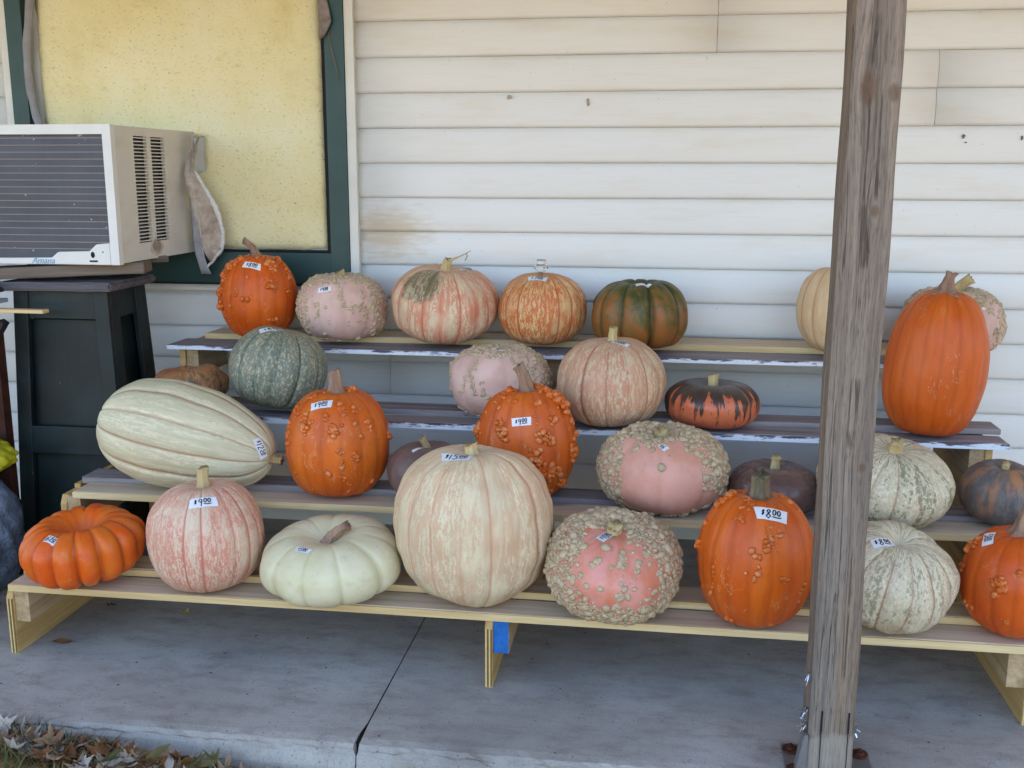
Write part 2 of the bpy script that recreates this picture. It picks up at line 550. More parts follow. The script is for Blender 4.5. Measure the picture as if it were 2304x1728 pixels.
# siding courses: e = exposure, each a curved lapped strip
E0 = 0.1102
Z1 = 1.6835 + E0 * 7          # bottom edges at Z1 - k*E0
def course(zb, x0, x1):
    pr = [(0.1055, zb + E0 + 0.002), (0.1008, zb + E0 * 0.86), (0.0962, zb + E0 * 0.66), (0.0938, zb + E0 * 0.46), (0.0942, zb + E0 * 0.26), (0.0958, zb + E0 * 0.10), (0.0980, zb + 0.0006), (0.1112, zb + 0.0005), (0.1112, zb + E0 + 0.002)]
    V, F = [], []
    nx = max(1, int((x1 - x0) / 0.25))
    n = len(pr)
    for i in range(nx + 1):
        x = x0 + (x1 - x0) * i / nx
        for (y, z) in pr:
            V.append((x, y - 0.11 + 0.0006 * math.sin(x * 5 + zb * 40), z + 0.0008 * math.sin(x * 3.1 + zb * 17)))
    for i in range(nx):
        for j in range(n):
            a, b = i * n + j, i * n + (j + 1) % n
            F.append((a, a + n, b + n, b))
    F.append(tuple(range(n)))
    F.append(tuple(nx * n + j for j in reversed(range(n))))
    me = mesh('siding_board', V, F)
    bm = bmesh.new(); bm.from_mesh(me); bmesh.ops.recalc_face_normals(bm, faces=bm.faces); bm.to_mesh(me); bm.free()
    for p in me.polygons:
        p.use_smooth = len(p.vertices) == 4 and abs(p.normal.z) < 0.8
    link('siding_board', me, M['siding'], house)
WL, WR, WT = -2.209, -0.992, 2.12        # window with its trim
WB = 0.846
for k in range(0, 22):
    zb = Z1 - k * E0
    segs = []
    pair = (k + 1) // 2
    cut = {4: 0.148, 5: 0.801, 3: -0.5, 6: 1.9, 7: -1.2, 8: 1.5, 9: -0.9}.get(pair, None)
    if zb + E0 * 0.6 > WB and zb < WT:
        segs = [(-6.2, WL), (WR, 5.5)]
    else:
        segs = [(-6.2, 5.5)]
    for (a, b) in segs:
        if cut is not None and a < cut < b:
            course(zb, a, cut - 0.0007)
            course(zb, cut + 0.0007, b)
        else:
            course(zb, a, b)
# window: trim, frame, gasket
tr = M['trim']
hp(box('window_trim', -1.021, WR, 0.076, 0.1115, WB, WT, tr, bev=0.003))
hp(box('window_trim', WL, -2.183, 0.076, 0.1115, WB, WT, tr, bev=0.003))
hp(box('window_trim', -2.183, -1.021, 0.078, 0.1115, WT - 0.028, WT, tr, bev=0.003))
hp(box('window_trim', -2.183, -1.021, 0.083, 0.1115, WB - 0.028, WB - 0.0055, tr, bev=0.003))
wf = hp(empty('window_frame', (0, 0.11, 0)))
def fr(nm, *a, **k):
    o = box(nm, *a, **k)
    o.parent = wf
    o.location = Vector(o.location) - Vector((0, 0.11, 0))
fr('frame_stile', -1.086, -1.0225, 0.070, 0.110, WB, WT - 0.03, M['green'], bev=0.002)
fr('frame_stile', -2.181, -2.124, 0.070, 0.110, WB, WT - 0.03, M['green'], bev=0.002)
fr('frame_rail', -2.123, -1.087, 0.072, 0.110, WB, 0.950, M['green'], bev=0.002)
fr('frame_rail', -2.123, -1.087, 0.072, 0.110, 2.02, WT - 0.03, M['green'], bev=0.002)
fr('frame_stop', -1.100, -1.0875, 0.080, 0.110, 0.9515, 2.018, M['black'])
fr('frame_stop', -1.55, -1.101, 0.084, 0.110, 0.9515, 0.9575, M['black'])
fr('sill_lip', -2.18, -1.024, 0.062, 0.110, WB - 0.005, WB - 0.0005, M['black'])

# ------------------------------------------------------------------ foam board in the window
def foam_board():
    # L-shaped sheet: notch at lower left where the air conditioner passes through
    bm = bmesh.new()
    rg = random.Random(8)
    x0, x1, z0, z1 = -2.088, -1.1075, 0.960, 2.015
    nx, nz = 50, 54
    grid = {}
    for i in range(nx + 1):
        for j in range(nz + 1):
            x = x0 + (x1 - x0) * i / nx
            z = z0 + (z1 - z0) * j / nz
            e = min(i, nx - i, j, nz - j)
            jx = 0.003 * rg.uniform(-1, 1)
            y = 0.0955 + 0.0016 * rg.uniform(-1, 1) + (0.008 if e == 0 else 0.0015 if e == 1 else 0)
            y += 0.002 * math.sin(x * 9 + 1) * math.sin(z * 7)
            grid[i, j] = bm.verts.new((x + jx, y, z + 0.003 * rg.uniform(-1, 1)))
    for i in range(nx):
        for j in range(nz):
            x = x0 + (x1 - x0) * (i + .5) / nx
            z = z0 + (z1 - z0) * (j + .5) / nz
            if x < -1.57 and z < 1.335:
                continue
            if x < -1.515 and z < 1.335 and z > 1.24 - 3 * abs(x + 1.54):
                continue
            bm.faces.new((grid[i, j], grid[i + 1, j], grid[i + 1, j + 1], grid[i, j + 1]))
    bmesh.ops.delete(bm, geom=[v for v in bm.verts if not v.link_faces], context='VERTS')
    ext = bmesh.ops.extrude_face_region(bm, geom=list(bm.faces))
    for v in [e for e in ext['geom'] if isinstance(e, bmesh.types.BMVert)]:
        v.co.y = 0.1105
    bmesh.ops.recalc_face_normals(bm, faces=bm.faces)
    me = bpy.data.meshes.new('foam_board')
    bm.to_mesh(me); bm.free()
    return tag(link('foam_board', me, M['foam'], smooth=True), 'mottled yellow foam insulation board filling the green framed window', 'foam board')
foam_board()

# ------------------------------------------------------------------ porch post
PX, PY = 0.3665, -1.2390           # post axis
PW = 0.0448
post = empty('porch_post', (PX, PY, 0.0), 'weathered grey square wooden post in front of the pumpkins', 'post')
def mk_postmesh():
    bm = bmesh.new()
    rg = random.Random(5)
    nz = 190
    rings = []
    per = []
    c = 0.006
    for (sx, sy) in ((-1, -1), (1, -1), (1, 1), (-1, 1)):
        per.append((sx, sy))
    for k in range(nz + 1):
        z = 0.012 + (2.10 - 0.012) * k / nz
        ring = []
        for q in range(4):
            (ax, ay), (bx, by) = per[q], per[(q + 1) % 4]
            for t in (0.0, 0.06, 0.25, 0.5, 0.75, 0.94):
                x, y = ax + (bx - ax) * t, ay + (by - ay) * t
                if t == 0.0:
                    kk = 0.962 - 0.012 * rg.random() - (0.05 * rg.random() if rg.random() < .06 else 0)
                    x *= kk; y *= kk
                wv = 0.0012 * math.sin(z * 6 + q) + 0.0009 * math.sin(z * 17 + t * 9 + q * 2)
                ring.append(bm.verts.new((x * (PW + wv), y * (PW + wv) + 0.002 * math.sin(z * 2), z)))
        rings.append(ring)
    n = len(rings[0])
    for k in range(nz):
        for i in range(n):
            bm.faces.new((rings[k][i], rings[k][(i + 1) % n], rings[k + 1][(i + 1) % n], rings[k + 1][i]))
    bm.faces.new(rings[0][::-1]); bm.faces.new(rings[-1])
    me = bpy.data.meshes.new('timber'); bm.to_mesh(me); bm.free()
    return me
link('timber', mk_postmesh(), M['post'], post, smooth=True)
galv = flat('galvanised_steel', C(150, 150, 152), 0.45, 0.5, metal=0.7, var=0.12, scale=40)
rust = flat('rusty_steel', C(96, 58, 44), 0.85, 0.2, metal=0.2, var=0.3, scale=90)
foil = G('silver_foil', 0.22, 0.5).col(C(205, 208, 214)).set('Metallic', 0.9).m
def child(o, par):
    o.parent = par
    o.location = Vector(o.location) - Vector(par.location)
    return o
dark = M['black']
# black strips stand in for the dark inside the saw kerfs; knife plates below
for (x, t) in ((0.347, 1), (0.3995, 1)):
    child(box('kerf_dark', x - 0.0016, x + 0.0016, PY - PW - 0.0016, PY - PW + 0.02, 0.108, 0.153, dark), post)
    child(box('knife_plate', x - 0.0007, x + 0.0007, PY - PW - 0.0018, PY - PW + 0.03, 0.012, 0.108, dark), post)
bp = child(prism('base_plate', [(0.285, -1.30), (0.462, -1.295), (0.462, -1.165), (0.285, -1.165)], 2, 0.0015, 0.009, galv, bev=0.001), post)
child(prism('base_flange', [(0.298, 0.009), (0.3225, 0.009), (0.3225, 0.10), (0.314, 0.10)], 1, -1.290, -1.262, galv, bev=0.001), post)
def bolt(x, y):
    b = empty('anchor_bolt', (x, y, 0.009)); child(b, post)
    for nm, r, z0, z1, n in (('washer', 0.018, 0, 0.004, 20), ('nut', 0.0095, 0.004, 0.009, 6), ('shank', 0.0045, 0.009, 0.014, 10)):
        poly = [(r * math.cos(2 * math.pi * i / n + x * 9), r * math.sin(2 * math.pi * i / n + x * 9)) for i in range(n)]
        prism(nm, poly, 2, z0, z1, rust, b)
for (x, y) in ((0.303, -1.192), (0.303, -1.268), (0.444, -1.192), (0.444, -1.268)):
    bolt(x, y)
# shreds of tinsel stapled to the post
def tinsel(loc, n, seed, label, sx):
    rg = random.Random(seed)
    V, F = [], []
    for k in range(n):
        d = Vector((sx * rg.uniform(0.3, 1), rg.uniform(-1, .3), rg.uniform(-1.1, .7))).normalized()
        s = d.cross(Vector((rg.uniform(-1, 1), rg.uniform(-1, 1), 1))).normalized()
        L = rg.uniform(0.010, 0.026); wd = rg.uniform(0.0008, 0.0022)
        nn = d.cross(s)
        b = len(V)
        for i in range(4):
            t = i / 3
            p = d * (L * t) + nn * (0.004 * t * t * rg.uniform(-1, 1)) + Vector((0, 0, -0.006 * t * t))
            for q in (-1, 1):
                for e in (-1, 1):
                    V.append(p + s * (wd * q * (1 - .4 * t)) + nn * (0.00015 * e))
        for i in range(3):
            a = b + i * 4
            F += [(a, a + 2, a + 6, a + 4), (a + 1, a + 5, a + 7, a + 3)]
    return tag(link('tinsel', mesh('tinsel', V, F), foil, loc=loc), label, 'tinsel')
tinsel((PX - PW - .001, -1.272, 0.226), 9, 1, 'small tuft of silver tinsel highest on the left side of the wooden post', -1)
tinsel((PX - PW - .001, -1.270, 0.150), 16, 2, 'bushy silver tinsel tuft on the left side of the post, middle of three', -1)
tinsel((PX - PW - .001, -1.270, 0.118), 16, 3, 'silver tinsel tuft low on the left side of the post above the rusty bolt', -1)
tinsel((PX + PW + .001, -1.262, 0.108), 5, 4, 'tiny silver tinsel shred on the right side of the post foot', 1)

# ------------------------------------------------------------------ stepped display shelf
TZ = [0.198, 0.3589, 0.520, 0.6808]
TY = [-1.0156, -0.7492, -0.4822, -0.2156]
rack = empty('display_rack', (-0.38, -0.50, 0), 'four tier stepped wooden display rack holding the pumpkins', 'display rack')
TH = 0.019
UPB = 0.017                          # the rear board of each tier sits a little higher
def plank(nm, x0, x1, y0, y1, zt, mat, seed, th=TH):
    return child(box(nm, x0, x1, y0, y1, zt - th, zt, mat, bev=0.0015, wob=0.0012, seed=seed, cuts=12), rack)
plank('plank', -1.602, 0.842, TY[0], TY[0] + 0.0889, TZ[0], M['pine_top'], 1)
plank('plank', -1.590, 0.850, TY[0] + 0.100, TY[0] + 0.190, TZ[0] + UPB, M['pine_top'], 2)
plank('plank', -1.572, 0.968, TY[1], TY[1] + 0.0889, TZ[1], M['pine_top'], 3)
plank('plank', -1.600, 0.980, TY[1] + 0.095, TY[1] + 0.185, TZ[1] + UPB - .004, M['grey'], 4)
p5 = plank('plank', -1.560, 0.915, TY[2], TY[2] + 0.0889, TZ[2], M['grey'], 5, 0.017)
plank('plank', -1.540, 0.922, TY[2] + 0.098, TY[2] + 0.19, TZ[2] + UPB - .003, M['grey'], 6, 0.016)
p7 = plank('plank', -1.535, 0.905, TY[3] - 0.012, TY[3] + 0.125, TZ[3], M['grey'], 7, 0.014)
plank('plank', -1.472, 0.900, TY[3] + 0.130, TY[3] + 0.272, TZ[3] + UPB, M['pine_top'], 8)
# sawn pale front edges and chipped white paint on the grey ones
def edge(x0, x1, y, z0, z1, mat, dz=0.0):
    return child(box('board_edge', x0, x1, y - 0.0034, y + 0.004, z0, z1, mat, cuts=24, wob=0.0004, seed=int(z0 * 999)), rack)
edge(-1.6015, 0.8415, TY[0], TZ[0] - TH + .001, TZ[0] - .001, M['pine'])
edge(-1.5715, 0.9675, TY[1], TZ[1] - TH + .001, TZ[1] - .001, M['pine'])
edge(-1.5595, 0.9145, TY[2], TZ[2] - .0165, TZ[2] - .0005, M['chip'])
edge(-1.5345, 0.9045, TY[3] - .012, TZ[3] - .0135, TZ[3] - .0005, M['chip'])
edge(-1.5895, 0.8495, TY[0] + .100, TZ[0] + UPB - TH + .001, TZ[0] + UPB - .001, M['pine'])
edge(-1.4715, 0.8995, TY[3] + .130, TZ[3] + UPB - TH + .001, TZ[3] + UPB - .001, M['pine'])
# stepped plywood side panels with 2x4 cleats
def panel(x, i):
    pts = [(-1.0006, 0.0), (-1.0006, 0.153), (-0.988, TZ[0] - TH - .0012), (TY[0] + .094, TZ[0] - TH - .0012), (TY[0] + .094, TZ[0] + UPB - TH - .0012), (TY[1] + .018, TZ[0] + UPB - TH - .0012)]
    pts += [(TY[1] + .018, TZ[1] - TH - .024), (TY[1] + .030, TZ[1] - TH - .0012), (TY[1] + .092, TZ[1] - TH - .0012), (TY[1] + .092, TZ[1] + UPB - TH - .0055), (TY[2] + .018, TZ[1] + UPB - TH - .0055)]
    pts += [(TY[2] + .018, TZ[2] - .017 - .0012), (TY[2] + .0935, TZ[2] - .0185), (TY[2] + .0935, TZ[2] + UPB - .022), (TY[3] + .012, TZ[2] + UPB - .022)]
    pts += [(TY[3] + .012, TZ[3] - .0155), (TY[3] + .1275, TZ[3] - .0155), (TY[3] + .1275, TZ[3] + UPB - TH - .0012), (TY[3] + .26, TZ[3] + UPB - TH - .0012), (TY[3] + .26, 0.0), (-0.05, 0.0)]
    yb = TY[2] + .018
    lo = [q for q in pts[:11]] + [(yb, 0.0)]
    hi = [(yb, 0.0)] + pts[11:-1]
    child(prism('side_panel', lo, 0, x - 0.0093, x + 0.0093, M['ply'], bev=0.0012), rack)
    child(prism('side_panel', hi, 0, XU[i] - 0.0093, XU[i] + 0.0093, M['ply'], bev=0.0012), rack)
plyedge = flat('plywood_edge', C(214, 186, 128), 0.8, 0.2, var=0.1, scale=60)
plyglue = flat('plywood_glue_line', C(128, 92, 48), 0.8, 0.2)
XU = (-1.497, -0.34, 0.872)
for i, x in enumerate((-1.6135, -0.380, 0.8375)):
    panel(x, i)
    # plies seen on the front edge
    for q, mt in ((-0.0062, plyedge), (-0.0022, plyglue), (0.0022, plyedge), (0.0062, plyglue)):
        child(box('ply_layer', x + q - 0.0017, x + q + 0.0017, -1.0020, -0.9995, 0.003, 0.150, mt), rack)
    for k in range(4):
        zt = TZ[k] - (TH if k < 2 else 0.017) - .0016
        if k == 3: zt = TZ[3] - .0158
        y0 = TY[k] + 0.022
        s = 1 if i < 2 else -1
        xc = x if k < 2 else XU[i]
        xa, xb = sorted((xc + s * 0.0098, xc + s * (0.0098 + 0.038)))
        c = child(box('cleat', xa, xb, y0, min(y0 + 0.235, 0.03) if k < 3 else 0.03, zt - 0.089, zt, M['lumber'], bev=0.002), rack)
        if i == 1 and k == 0:
            e = box('painted_end', xa + .0008, xb - .0008, y0 - 0.0016, y0 + 0.002, zt - 0.0882, zt - .0008, M['blue'], bev=0.0006)
            e.parent = c
            e.location = Vector(e.location) - Vector(rack.location) - Vector(c.location)
tag([o for o in rack.children if o.name.startswith('plank')][0], 'pale pine front board of the lowest tier')

# ------------------------------------------------------------------ air conditioner
AX1, AY0, AZ0, AZ1 = -1.564, -0.430, 0.949, 1.345
AX0 = -2.14
wht = flat('aged_white_enamel', C(228, 227, 222), 0.42, 0.45, var=0.06, scale=5)
def mk_acside():
    g = G('air_conditioner_side', 0.45, 0.4)
    o = g.pos()
    n = g.noise(g.map(o, (1, 2, 5)), 3, 5, 0.6)
    c = g.mix(g.step(n, 0.45, 0.8, 0, 0.5), C(216, 211, 202), C(190, 176, 156))
    x = g.sep(o)
    dy = g.mth('DIVIDE', g.mth('ADD', x[1], 0.19), 0.05)
    dz = g.mth('DIVIDE', g.mth('SUBTRACT', x[2], 0.985), 0.03)
    d = g.mth('ADD', g.mth('MULTIPLY', dy, dy), g.mth('MULTIPLY', dz, dz))
    d = g.mth('ADD', d, g.mth('MULTIPLY', g.noise(o, 60, 3), 1.4))
    c = g.mix(g.step(d, 1.7, 0.7, 0, 0.75), c, C(112, 86, 58))
    g.col(c)
    return g.m
acs = mk_acside()
def mk_coil():
    g = G('dark_coil_fins', 0.5, 0.4)
    o = g.pos()
    n = g.noise(g.map(o, (1, 1, 3)), 9, 5, 0.6)
    fin = g.noise(g.map(o, (420, 1, 6)), 1.0, 2)
    c = g.mix(n, C(62, 64, 74), C(92, 95, 106))
    c = g.mix(g.step(fin, 0.4, 0.7, 0, 0.12), c, C(40, 42, 50))
    d = g.noise(o, 42, 3, 0.6)
    c = g.mix(g.step(d, 0.70, 0.73, 0, 0.85), c, C(190, 194, 204))
    g.col(c)
    return g.m
coil = mk_coil()
finline = flat('coil_wire', C(150, 138, 128), 0.5, 0.4)
ac = empty('air_conditioner', (-1.85, 0.10, AZ0), 'off white window air conditioner box sticking out of the foam filled window', 'air conditioner')
A = lambda o: child(o, ac)
# side slots: two columns cut out of the right side sheet
LY = [(-0.298, -0.215), (-0.190, -0.103)]
LZ0, LZ1, NL = 1.002, 1.319, 30
A(box('case_back', AX0, AX1 - 0.022, -0.40, 0.128, AZ0 + .004, AZ1 - .002, coil))
ys = [AY0 + .022, LY[0][0], LY[0][1], LY[1][0], LY[1][1], 0.128]
for i, (y0, y1) in enumerate(((ys[0], ys[1]), (ys[2], ys[3]), (ys[4], ys[5]))):
    A(box('side_sheet', AX1 - 0.012, AX1, y0, y1, AZ0 + .001, AZ1, acs, bev=0.0006))
for (y0, y1) in LY:
    A(box('side_sheet', AX1 - 0.012, AX1 - .0003, y0 + .0002, y1 - .0002, AZ0 + .001, LZ0, acs))
    A(box('side_sheet', AX1 - 0.012, AX1 - .0003, y0 + .0002, y1 - .0002, LZ1, AZ1, acs))
    lp = (LZ1 - LZ0) / NL
    lm = None
    for k in range(NL):
        z = LZ0 + lp * (k + .5)
        if lm is None:
            o = box('louvre', AX1 - 0.010, AX1 - .0005, y0, y1, z - lp * .16, z + lp * .16, acs); lm = o.data
            A(o)
        else:
            o = link('louvre', lm, None, None)
            o.location = (AX1 - 0.00525, (y0 + y1) / 2, z)
            A(o)
A(box('case_top', AX0, AX1 - .0125, AY0 + .022, 0.128, AZ1 - .0018, AZ1 + .0005, wht))
A(box('case_bottom', AX0, AX1 - .0125, AY0 + .022, 0.128, AZ0, AZ0 + .0035, wht))
# front bezel: outer ring, stepped lower lip
A(box('bezel_side', AX1 - 0.024, AX1 + .002, AY0, AY0 + .024, AZ0 - .002, AZ1 + .002, wht, bev=0.003))
A(box('bezel_top', AX0, AX1 - .0245, AY0 + .0005, AY0 + .024, AZ1 - 0.026, AZ1 + .0015, wht, bev=0.003))
A(prism('bezel_lip', [(AX0, AZ0 - .002), (AX1 - .0245, AZ0 - .002), (AX1 - .0245, 1.010), (-1.632, 1.006), (-1.655, 0.986), (-1.754, 0.983), (-1.775, 0.966), (AX0, 0.960)], 1, AY0 + .0005, AY0 + .024, wht, bev=0.002))
cg = A(box('coil_grille', AX0, AX1 - .0245, AY0 + .012, AY0 + .022, 0.955, AZ1 - .0265, coil))
rod = None
for k in range(17):
    z = 0.992 + k * 0.0198
    if rod is None:
        rod = box('grille_wire', AX0, AX1 - .026, AY0 + .0095, AY0 + .0118, z - .0011, z + .0011, finline)
        A(rod)
        rod.scale.x = 1
    else:
        o = link('grille_wire', rod.data); o.location = ((AX0 + AX1 - .026) / 2, AY0 + .0107, z); A(o)
A(prism('latch_recess', [(-1.655, 0.955), (-1.630, 0.955), (-1.630, 0.960), (-1.655, 0.960)], 1, AY0 - .0008, AY0 + .004, dark))
A(prism('latch_hole', [(-1.644 + .006 * math.cos(t * .5236), 0.976 + .009 * math.sin(t * .5236)) for t in range(12)], 1, AY0 - .0006, AY0 + .004, dark))
A(prism('screw', [(-1.612 + .003 * math.cos(t * .785), 0.984 + .003 * math.sin(t * .785)) for t in range(8)], 1, AY0 - .0006, AY0 + .004, galv))
def text_mesh(name, body, size, mat, shear=0.0, ext=0.0005):
    cu = bpy.data.curves.new(name, 'FONT')
    cu.body = body; cu.size = size; cu.extrude = ext; cu.shear = shear
    to = bpy.data.objects.new('tmp', cu); S.collection.objects.link(to)
    dg = bpy.context.evaluated_depsgraph_get()
    me = bpy.data.meshes.new_from_object(to.evaluated_get(dg))
    bpy.data.objects.remove(to, do_unlink=True)
    me.materials.clear(); me.materials.append(mat)
    return me
logo = link('lettering', text_mesh('lettering', 'Amana', 0.026, flat('logo_blue', C(122, 182, 220), 0.5), 0.3))
logo.rotation_euler = (R(90), 0, 0)
logo.location = (-1.838, AY0 - .0006, 0.9495)
A(logo)

# twisted foil strip, torn flap, grey tube and tape round the window
def ribbon(name, path, widths, dirs, mat, thick=0.001, label=None, cat=None, wav=0.0, seed=0, nw=6):
    rg = random.Random(seed)
    V, F = [], []
    n = len(path)
    for i in range(n):
        p = Vector(path[i]); d = Vector(dirs[i]).normalized()
        t = (Vector(path[min(n - 1, i + 1)]) - Vector(path[max(0, i - 1)])).normalized()
        nn = t.cross(d).normalized()
        for k in range(nw + 1):
            s = k / nw - .5
            bend = wav * math.sin(s * 5 + i * .7) + wav * .5 * rg.uniform(-1, 1)
            V.append(p + d * (widths[i] * s) + nn * bend)
    m = nw + 1
    for i in range(n - 1):
        for k in range(nw):
            a = i * m + k
            F.append((a, a + 1, a + m + 1, a + m))
    me = mesh(name, V, F)
    o = link(name, me, mat, smooth=True)
    md = o.modifiers.new('thickness', 'SOLIDIFY'); md.thickness = thick; md.offset = 0
    if label: tag(o, label, cat)
    return o
foil2 = flat('dull_grey_foil', C(186, 188, 196), 0.4, 0.5, metal=0.35, var=0.2, scale=20)
N = 26
pa = [(-1.536 + 0.004 * math.sin(i * .5) + 0.030 * (i / N) ** 2, 0.045 - 0.045 * math.sin(i / N * 2.6), 1.343 - 0.463 * i / N) for i in range(N + 1)]
wd = [0.022 + 0.020 * abs(math.sin(i / N * 3.0 + 0.4)) + 0.006 * (i / N) for i in range(N + 1)]
dr = [(math.cos(1.4 - 1.5 * i / N), -math.sin(1.4 - 1.5 * i / N), 0.02) for i in range(N + 1)]
ribbon('foil_strip', pa, wd, dr, foil2, 0.0012, 'twisted dull grey foil strip hanging beside the air conditioner', 'foil strip', 0.0012, 3)
flapm = G('torn_foam_skin', 0.8, 0.2)
_p = flapm.pos()
flapm.col(flapm.ramp(flapm.noise(_p, 22, 5, .7), [(0.3, C(150, 132, 120)), (0.55, C(190, 174, 158)), (0.75, C(214, 206, 198))]))
flapm.bump(flapm.noise(_p, 120, 4), 0.5, 0.002)
fl = [(-1.534, .085, 1.325), (-1.535, .055, 1.29), (-1.538, .02, 1.25), (-1.535, .005, 1.215), (-1.520, .0, 1.175), (-1.500, .0, 1.13), (-1.487, .004, 1.08), (-1.478, .01, 1.03), (-1.476, .016, .985), (-1.480, .02, .95), (-1.486, .022, .922)]
fwid = [.008, .016, .026, .034, .052, .066, .076, .080, .072, .046, .008]
fo = ribbon('torn_flap', fl, fwid, [(1, .5, 0)] * len(fl), flapm.m, 0.0022, 'torn curling flap of beige foam skin beside the air conditioner', 'foam flap', 0.003, 5, 8)
edgem = flat('torn_white_edge', C(226, 222, 218), 0.9, 0.2, var=.15, scale=120)
rg = random.Random(9)
ev = []
for i in range(33):
    t = i / 32 * (len(fl) - 3.2) + 2.9
    k = min(int(t), len(fl) - 2); f_ = t - k
    p = Vector(fl[k]).lerp(Vector(fl[k + 1]), f_); w_ = fwid[k] * (1 - f_) + fwid[k + 1] * f_
    ev.append(p + Vector((1, .5, 0)).normalized() * w_ * .5 + Vector((rg.uniform(-1, 1), rg.uniform(-1, 1), rg.uniform(-1, 1))) * .0016)
Vv, Ff = sweep(ev, [.0035 + .003 * rg.random() * math.sin(3.1 * min(1, i / 16)) + .004 * math.sin(3.14 * i / 32) for i in range(33)], 8, .2, 3, .5)
e_ = link('torn_edge', mesh('torn_edge', Vv, Ff), edgem, fo, smooth=True)
greyf = flat('grey_foam_rubber', C(150, 148, 152), 0.8, 0.25, var=.12, scale=15)
tp = [(-2.086, .080, 1.80), (-2.098, .076, 1.72), (-2.112, .074, 1.63), (-2.117, .074, 1.55), (-2.113, .074, 1.47), (-2.103, .074, 1.41), (-2.090, .072, 1.36), (-2.080, .070, 1.347)]
fine = []
for i in range(len(tp) - 1):
    for t in (0, .33, .66):
        fine.append(Vector(tp[i]).lerp(Vector(tp[i + 1]), t))
Vv, Ff = sweep(fine, [.0135 + .0012 * math.sin(i * 1.3) for i in range(len(fine))], 10)
tag(link('foam_tube', mesh('foam_tube', Vv, Ff), greyf, smooth=True), 'bent grey foam seal tube along the left edge of the window', 'foam tube')
tape = flat('old_grey_tape', C(140, 128, 122), 0.6, 0.35, var=.25, scale=40)
ribbon('tape_scrap', [(-1.096, .068, 1.80), (-1.088, .064, 1.755), (-1.080, .058, 1.71), (-1.076, .055, 1.68), (-1.083, .056, 1.655), (-1.092, .060, 1.63)], [.03, .034, .04, .042, .03, .012], [(1, -.2, .1)] * 6, tape, .0012, 'torn grey tape scrap hanging at the upper right of the window', 'tape', .003, 6)
ribbon('straw_bit', [(-1.070, .066, 1.65), (-1.060, .062, 1.60), (-1.048, .063, 1.55), (-1.041, .066, 1.505)], [.0018] * 4, [(1, 0, 0)] * 4, flat('dry_straw', C(150, 120, 84), .8), .001, 'thin straw dangling on the green window frame', 'straw', 0, 7, 1)
# insect cases and a smudge on the siding
def lump(name, loc, rx, ry, rz, mat, label, cat, seed=0, amp=.25):
    rg = random.Random(seed)
    bm = bmesh.new(); bmesh.ops.create_icosphere(bm, subdivisions=2, radius=1)
    for v in bm.verts:
        k = 1 + amp * rg.uniform(-1, 1)
        v.co = Vector((v.co.x * rx * k, v.co.y * ry * k, v.co.z * rz * k))
    me = bpy.data.meshes.new(name); bm.to_mesh(me); bm.free()
    return tag(link(name, me, mat, loc=loc, smooth=True), label, cat)
nest = flat('dusty_cocoon', C(186, 174, 158), .9, .1, var=.3, scale=150)
lump('cocoon', (-0.492, .0905, 1.447), .007, .004, .006, nest, 'small dusty cocoon on the siding above the striped pumpkins, left one', 'cocoon', 1, .4)
lump('cocoon', (-0.243, .0905, 1.430), .004, .003, .010, nest, 'thin dusty cocoon on the siding to the right of the other cocoon', 'cocoon', 2, .4)
mud = flat('dark_mud_speck', C(120, 112, 106), .9, .1, var=.3, scale=150)
lump('mud_speck', (0.886, .0905, 1.322), .004, .002, .006, mud, 'dark mud speck on the siding right of the wooden post', 'mud speck', 3, .5)
lump('mud_speck', (0.893, .0905, 1.304), .003, .002, .002, mud, 'lower small mud speck on the siding right of the post', 'mud speck', 4, .5)
lump('mud_speck', (1.052, .0905, 1.316), .003, .002, .006, mud, 'dark mud speck on the siding at the right edge of the picture', 'mud speck', 5, .5)

# ------------------------------------------------------------------ stool under the air conditioner
def mk_stoolpaint():
    g = G('worn_dark_green_paint', 0.5, 0.4)
    o = g.pos()
    n = g.noise(o, 7, 5, .6)
    c = g.ramp(n, [(0.3, C(12, 20, 21)), (0.7, C(30, 46, 46))])
    gn = g.noise(g.map(o, (30, 30, 2)), 2, 5, .7)
    c = g.mix(g.step(gn, .5, .75, 0, .5), c, C(44, 42, 38))
    s = g.noise(g.map(o, (1, 1, .5)), 34, 5, .75)
    c = g.mix(g.step(s, .67, .72, 0, .8), c, C(128, 108, 84))
    g.col(c); g.bump(n, .2, .001)
    return g.m
sp = mk_stoolpaint()
st = empty('stool', (-1.76, -0.31, 0), 'dark green painted wooden stool under the air conditioner', 'stool')
def quadprism(nm, a, b, th, mat):
    """board from a lower segment a=(p,q) to an upper segment b=(p,q), thickness th along its normal"""
    P = [Vector(x) for x in (a[0], a[1], b[1], b[0])]
    n = (P[1] - P[0]).cross(P[3] - P[0]).normalized() * th
    V = P + [p + n for p in P]
    o = link(nm, mesh(nm, V, [(3, 2, 1, 0), (4, 5, 6, 7), (0, 1, 5, 4), (1, 2, 6, 5), (2, 3, 7, 6), (3, 0, 4, 7)]), mat)
    md = o.modifiers.new('soft', 'BEVEL'); md.width = .002; md.segments = 2
    return child(o, st)
ZT = .868
def cor(sx, sy, z, ins=0.0):
    """outer corner of the tapered body at height z"""
    k = 1 - z / ZT
    hx, hy = .150 + .035 * k - ins, .115 + .03 * k - ins
    return Vector((-1.765 + sx * hx, -.305 + sy * hy, z))
